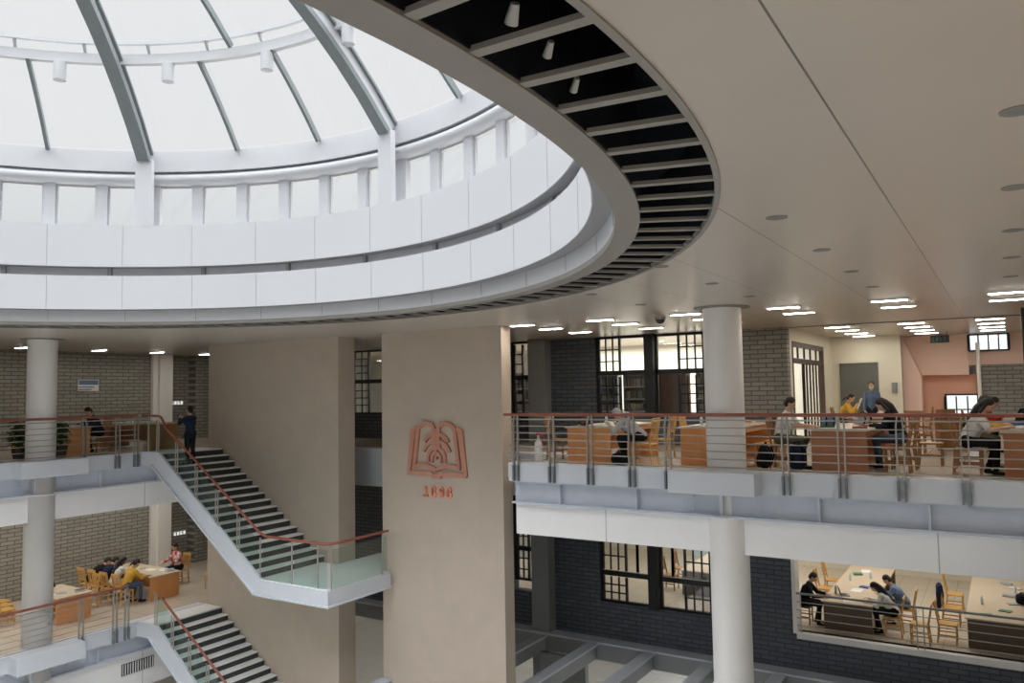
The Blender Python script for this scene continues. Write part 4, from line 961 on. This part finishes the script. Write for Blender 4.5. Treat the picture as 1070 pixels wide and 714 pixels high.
def person(label, loc, rz, top, bottom, lean=20, pitch=25, stand=False, hands=None, sleeve=1.0, hair='short', mask=None, s=1.0, shoes='c_black', yaw=0, vox=.009, apart=.2, reach=.5, hz=.83):
    t = thing('person', label, 'person', loc, rz, None); t.scale = (s, s, s)
    la = math.radians(lean); u = V((0, math.sin(la), math.cos(la)))
    P = V((0, 0, .95 if stand else .605)); f = V((0, math.cos(la), -math.sin(la)))
    chest = P + u * .32; nb = P + u * .50; hp = math.radians(lean * .6 + pitch)
    hu = V((0, math.sin(hp), math.cos(hp))); hf = V((0, math.cos(hp), -math.sin(hp)))
    RH = Matrix((V((1, 0, 0)), hf, hu)).transposed()
    if yaw: RH = Matrix.Rotation(math.radians(yaw), 3, 'Z') @ RH; hu = RH @ V((0, 0, 1)); hf = RH @ V((0, 1, 0))
    hc = nb + V((0, math.sin(la), math.cos(la))) * .06 + hu * .135
    def H(x, y, z): return hc + RH @ V((x, y, z))
    body = [('c', P, chest, .125, .13), ('c', chest + V((-.06, 0, 0)), chest + V((.06, 0, 0)), .115, .115), ('c', P + V((-.06, 0, 0)), P + V((.06, 0, 0)), .115, .115),
            ('c', nb, hc - hu * .03, .055, .05), ('e', H(0, 0, .02), (.077, .097, .108), RH), ('e', H(0, .025, -.055), (.058, .068, .065), RH),
            ('c', H(0, .092, .0), H(0, .108, -.028), .010, .014), ('e', H(.078, -.005, -.01), (.012, .02, .032), RH), ('e', H(-.078, -.005, -.01), (.012, .02, .032), RH),
            ('e', H(0, .088, -.066), (.022, .012, .010), RH)]
    shirt = [('c', P + u * .0, chest, .142, .15), ('c', chest + V((-.065, 0, 0)), chest + V((.065, 0, 0)), .13, .13), ('c', P + V((-.05, 0, 0)), P + V((.05, 0, 0)), .135, .135), ('c', nb - u * .03, nb + u * .005, .085, .07)]
    trous = [('c', P + V((-.06, 0, -.01)), P + V((.06, 0, -.01)), .135, .135)]; shoe = []
    hands = hands or [(-apart, reach, hz), (apart, reach, hz)]
    for i, sx in enumerate((-1, 1)):
        sh = P + u * .45 + V((sx * .165, 0, 0)); tgt = V(hands[i])
        el, wr = ik(sh, tgt, .29, .25, V((sx * .7, -.35, -1)))
        body += [('c', sh, el, .05, .04), ('c', el, wr, .041, .027)]
        shirt += [('c', P + u * .44, sh, .085, .068)]
        e2 = sh + (el - sh) * min(1, sleeve * 2); shirt.append(('c', sh, e2, .066, .056))
        if sleeve > .6: shirt.append(('c', el, el + (wr - el) * .92, .055, .04))
        # hand: palm, four fingers, thumb
        d = (wr - el).normalized(); up = V((0, 0, 1)); 
        if abs(d.z) > .85: up = V((0, 1, 0))
        x = d.cross(up).normalized(); n = x.cross(d).normalized()
        pm = wr + d * .05; body += [('c', wr, wr + d * .03, .027, .03), ('c', pm - x * .022, pm + x * .022, .021, .021), ('c', pm + d * .03 - x * .026, pm + d * .03 + x * .026, .016, .016)]
        for q, (o_, l_) in enumerate(((-.033, .062), (-.011, .075), (.011, .07), (.033, .055))):
            b0 = pm + d * .035 + x * o_; b1 = b0 + (d - n * .25).normalized() * l_ * .55; b2 = b1 + (d - n * .9).normalized() * l_ * .5
            body += [('c', b0, b1, .0095, .009), ('c', b1, b2, .009, .008)]
        tb = pm - d * .015 - x * sx * .026; t1 = tb + (d * .6 - x * sx * .8).normalized() * .035; t2 = t1 + (d - x * sx * .2 - n * .3).normalized() * .03
        body += [('c', tb, t1, .012, .0105), ('c', t1, t2, .0105, .009)]
        hip = P + V((sx * .09, .02, -.02))
        if stand: kn = V((sx * .10, .03, .50)); an = V((sx * .105, -.02, .09)); toe = V((sx * .125, .13, .045))
        else: kn = V((sx * .115, .43, .56)); an = V((sx * .12, .36 + .06 * sx, .10)); toe = an + V((sx * .02, .15, -.055))
        body += [('c', hip, kn, .085, .056), ('c', kn, an, .054, .036), ('c', an, toe, .036, .03)]
        trous += [('c', hip, kn, .10, .07), ('c', kn, an + (kn - an) * .12, .07, .052)]
        shoe.append((an, toe))
    BLOBS.append(blob('body', body, M['skin'], t, vox))
    BLOBS.append(blob('shirt', shirt, M[top], t, .012)); BLOBS.append(blob('trousers', trous, M[bottom], t, .012))
    for an, toe in shoe: BLOBS.append(blob('shoe', [('c', an + V((0, -.04, -.04)), toe, .043, .036), ('c', an + V((0, 0, .01)), an, .046, .046)], M[shoes], t, .012))
    hr = [('e', H(0, -.018, .045), (.087, .102, .098), RH), ('e', H(0, -.05, -.01), (.084, .07, .085), RH)]
    if hair == 'long':
        b = P + u * .28 + V((0, -.15, 0)); hr += [('c', H(0, -.06, .0), H(0, -.085, -.12), .08, .075), ('c', H(0, -.085, -.12), b, .075, .05)]
        for sx in (-1, 1): hr.append(('c', H(sx * .075, -.02, .02), H(sx * .082, -.02, -.15), .028, .032))
    if hair == 'tail': hr += [('c', H(0, -.11, .02), H(0, -.15, -.16), .035, .025)]
    # the fringe leaves the face free
    BLOBS.append(blob('hair', hr, M['c_grey'] if hair == 'hood' else M['hair'], t, .01))
    for sx in (-1, 1): MB().ball(H(sx * .031, .088, .012), (.012, .008, .007), 8, 6).build('eye', M['hair'], t)
    MB().ball(H(0, .094, -.066), (.02, .008, .006), 8, 6).build('mouth', M['lip'], t)
    if mask: BLOBS.append(blob('face_mask', [('e', H(0, .062, -.052), (.066, .05, .055), RH)], M[mask], t, .01))
    return t
person('person in a white shirt seated left of the reddish brown table', (-3.80, 16.1, 0), E_, 'c_white', 'c_khaki', 14, 18, sleeve=.35, reach=.55)
person('person in a pale grey hooded top bent over the left orange table', (-6.66, 15.82, 0), W_, 'c_grey', 'c_black', 48, 20, hair='hood', reach=.62, hz=.84)
person('person in yellow and black reading a white paper before the green door', (-3.95, 24.0, 0), E_, 'c_yellow', 'c_black', 16, 22, hair='tail', hands=[(-.16, .38, 1.02), (.16, .38, 1.02)], vox=.011)
person('person with long black hair in a dark top right of the reddish brown table', (-1.76, 16.82, 0), W_, 'c_black', 'c_denim', 22, 28, hair='long', reach=.5)
person('standing person with a pale mask in front of the dark green door', (-3.42, 25.9, 0), S_, 'c_denim', 'c_black', 0, 10, stand=True, mask='c_white', hands=[(-.2, .12, .85), (.2, .12, .85)], vox=.011, s=.97)
person('person in a white top writing at the right edge table', (-.62, 16.22, 0), E_, 'c_white', 'c_black', 26, 22, sleeve=.4, hair='long', reach=.58)
person('dark haired person in a brown top at the right edge table', (-.62, 17.42, 0), E_, 'c_yellow', 'c_khaki', 20, 20, reach=.55)
person('person in a red top leaning over the far right table', (-.68, 21.6, 0), E_, 'c_red', 'c_black', 38, 15, reach=.6, vox=.011)
person('person in black at the very right edge behind the table', (.42, 18.98, 0), S_, 'c_black', 'c_denim', 18, 20, reach=.55, vox=.011, s=1)
person('person in black seated by the pale jamb of the lower reading room', (-4.95, 22.75, L2), E_, 'c_black', 'c_black', 20, 25, reach=.55, hz=.79)
person('person in white with long black hair in the lower reading room', (-2.72, 22.75, L2), W_, 'c_white', 'c_black', 36, 25, hair='long', reach=.58, hz=.79)
person('person in blue behind the white one in the lower reading room', (-2.55, 23.7, L2), W_, 'c_blue', 'c_denim', 36, 20, reach=.58, hz=.79)
person('student in a yellow vest, nearest the atrium at the lower west table', (-23.45, 14.78, L2), N_, 'c_yellow', 'c_denim', 28, 25, hair='tail', reach=.6, hz=.79)
person('student in white, second at the lower west table', (-24.1, 14.78, L2), N_, 'c_white', 'c_cream', 24, 25, hair='long', reach=.6, hz=.79)
person('student in a dark navy jacket, third at the lower west table', (-24.8, 14.81, L2), N_, 'c_navy', 'c_black', 40, 20, reach=.62, hz=.79)
person('student in black, leftmost and bent low at the lower west table', (-25.4, 14.81, L2), N_, 'c_black', 'c_black', 52, 20, reach=.62, hz=.79)
person('student in a red and white plaid shirt behind the lower west table', (-24.4, 17.3, L2), S_, 'c_plaid', 'c_black', 10, 22, reach=.5, hz=.79)
person('person in navy at the top of the upper stairs holding a phone', (-20.1, 14.6, -.355), W_, 'c_navy', 'c_black', 4, 0, s=.95, stand=True, hands=[(-.07, .42, 1.40), (.07, .42, 1.42)])
person('person in a dark jacket seated at the upper west table', (-23.1, 13.64, 0), S_, 'c_navy', 'c_black', 26, 25, reach=.58)
person('person in black on the hall floor at the bottom edge', (-9.9, 19.6, L1), S_, 'c_black', 'c_black', 0, 10, stand=True, hands=[(-.22, .1, .85), (.22, .1, .85)], vox=.012)
ph = thing('phone', 'dark phone held up by the person on the upper stairs', 'phone', (-20.60, 14.6, 1.05))
MB().box(-.006, .006, -.075, .075, -.04, .04).build('body', M['black_frame'], ph, bevel=.003)
MB().box(.0062, .0068, -.068, .068, -.034, .034).build('screen', M['dark_steel'], ph)
pp = thing('paper_sheet', 'white paper held by the person in yellow and black', 'paper', (-3.50, 24.0, 1.10), group='books and papers on the tables')
MB().bar((-.06, 0, -.15), (.06, 0, .15), .3, .004, up=(1, 0, 0)).build('sheet', M['paper'], pp)
bpy.context.view_layer.update()
dg = bpy.context.evaluated_depsgraph_get()
new = [(o, bpy.data.meshes.new_from_object(o.evaluated_get(dg))) for o in BLOBS]
for o, me in new:
    o.modifiers.clear(); o.data = me
    for p in me.polygons: p.use_smooth = True


# ------------------------------------------------------------------ light, sky, camera
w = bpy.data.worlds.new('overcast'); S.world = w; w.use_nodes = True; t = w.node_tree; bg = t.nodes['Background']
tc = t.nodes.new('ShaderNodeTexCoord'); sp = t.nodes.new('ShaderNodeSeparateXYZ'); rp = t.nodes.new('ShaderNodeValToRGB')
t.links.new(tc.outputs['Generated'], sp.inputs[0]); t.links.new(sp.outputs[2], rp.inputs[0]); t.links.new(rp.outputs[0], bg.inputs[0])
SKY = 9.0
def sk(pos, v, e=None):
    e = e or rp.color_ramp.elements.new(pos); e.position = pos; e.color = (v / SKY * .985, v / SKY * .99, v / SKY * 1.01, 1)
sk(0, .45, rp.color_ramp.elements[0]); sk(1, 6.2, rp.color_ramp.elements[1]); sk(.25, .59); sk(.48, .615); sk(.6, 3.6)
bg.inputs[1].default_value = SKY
def area(x, y, z, sx, sy, p, col=(1, .94, .85)):
    l = bpy.data.lights.new('room_fill_light', 'AREA'); l.shape = 'RECTANGLE'; l.size = sx; l.size_y = sy; l.energy = p; l.color = col
    o = bpy.data.objects.new('room_fill_light', l); COL.objects.link(o); o.location = (x, y, z); return o  # unseen area lamps added to brighten rooms and bounce light onto ceilings
area(-2.5, 25, -1.34, 5, 4, 100); area(-8.8, 26, -1.34, 4, 4, 120); area(-10, 25.2, 3.1, 8, 2.6, 420); area(-6, 27, -6.4, 8, 4, 260, (.95, .97, 1)); area(-24.5, 12.5, -1.3, 3, 12, 130);
area(5, 3, 3.1, 5, 16, 300); area(-18, 24.5, 3.1, 4, 3, 200); area(-18, 24.5, -1.4, 4, 3, 120)

S.view_settings.view_transform = 'Standard'; S.view_settings.look = 'None'; S.view_settings.exposure = .48; S.view_settings.gamma = 1; S.view_settings.use_curve_mapping = False
cd = bpy.data.cameras.new('camera'); co = bpy.data.objects.new('camera', cd); COL.objects.link(co)
cd.sensor_width = 36; cd.lens = 826.14 / 1070 * 36; cd.clip_start = .05; cd.clip_end = 200
p_, r_, y_ = (math.radians(a) for a in (3.6105, .9521, 31.8858))
fw = V((-math.sin(y_) * math.cos(p_), math.cos(y_) * math.cos(p_), math.sin(p_))); rt = V((math.cos(y_), math.sin(y_), 0)); dn = fw.cross(rt)
r2 = rt * math.cos(r_) + dn * math.sin(r_); d2 = -rt * math.sin(r_) + dn * math.cos(r_)
mt = Matrix.Identity(4)
for i in range(3): mt[i][0] = r2[i]; mt[i][1] = -d2[i]; mt[i][2] = -fw[i]
mt.translation = (0, 0, 1.6); co.matrix_world = mt; S.camera = co
S.cycles.use_denoising = True
try: S.cycles.denoiser = 'OPENIMAGEDENOISE'
except Exception: pass
S.cycles.max_bounces = 10; S.cycles.diffuse_bounces = 6; S.cycles.transparent_max_bounces = 16; S.cycles.sample_clamp_indirect = 6; S.cycles.caustics_reflective = False; S.cycles.caustics_refractive = False
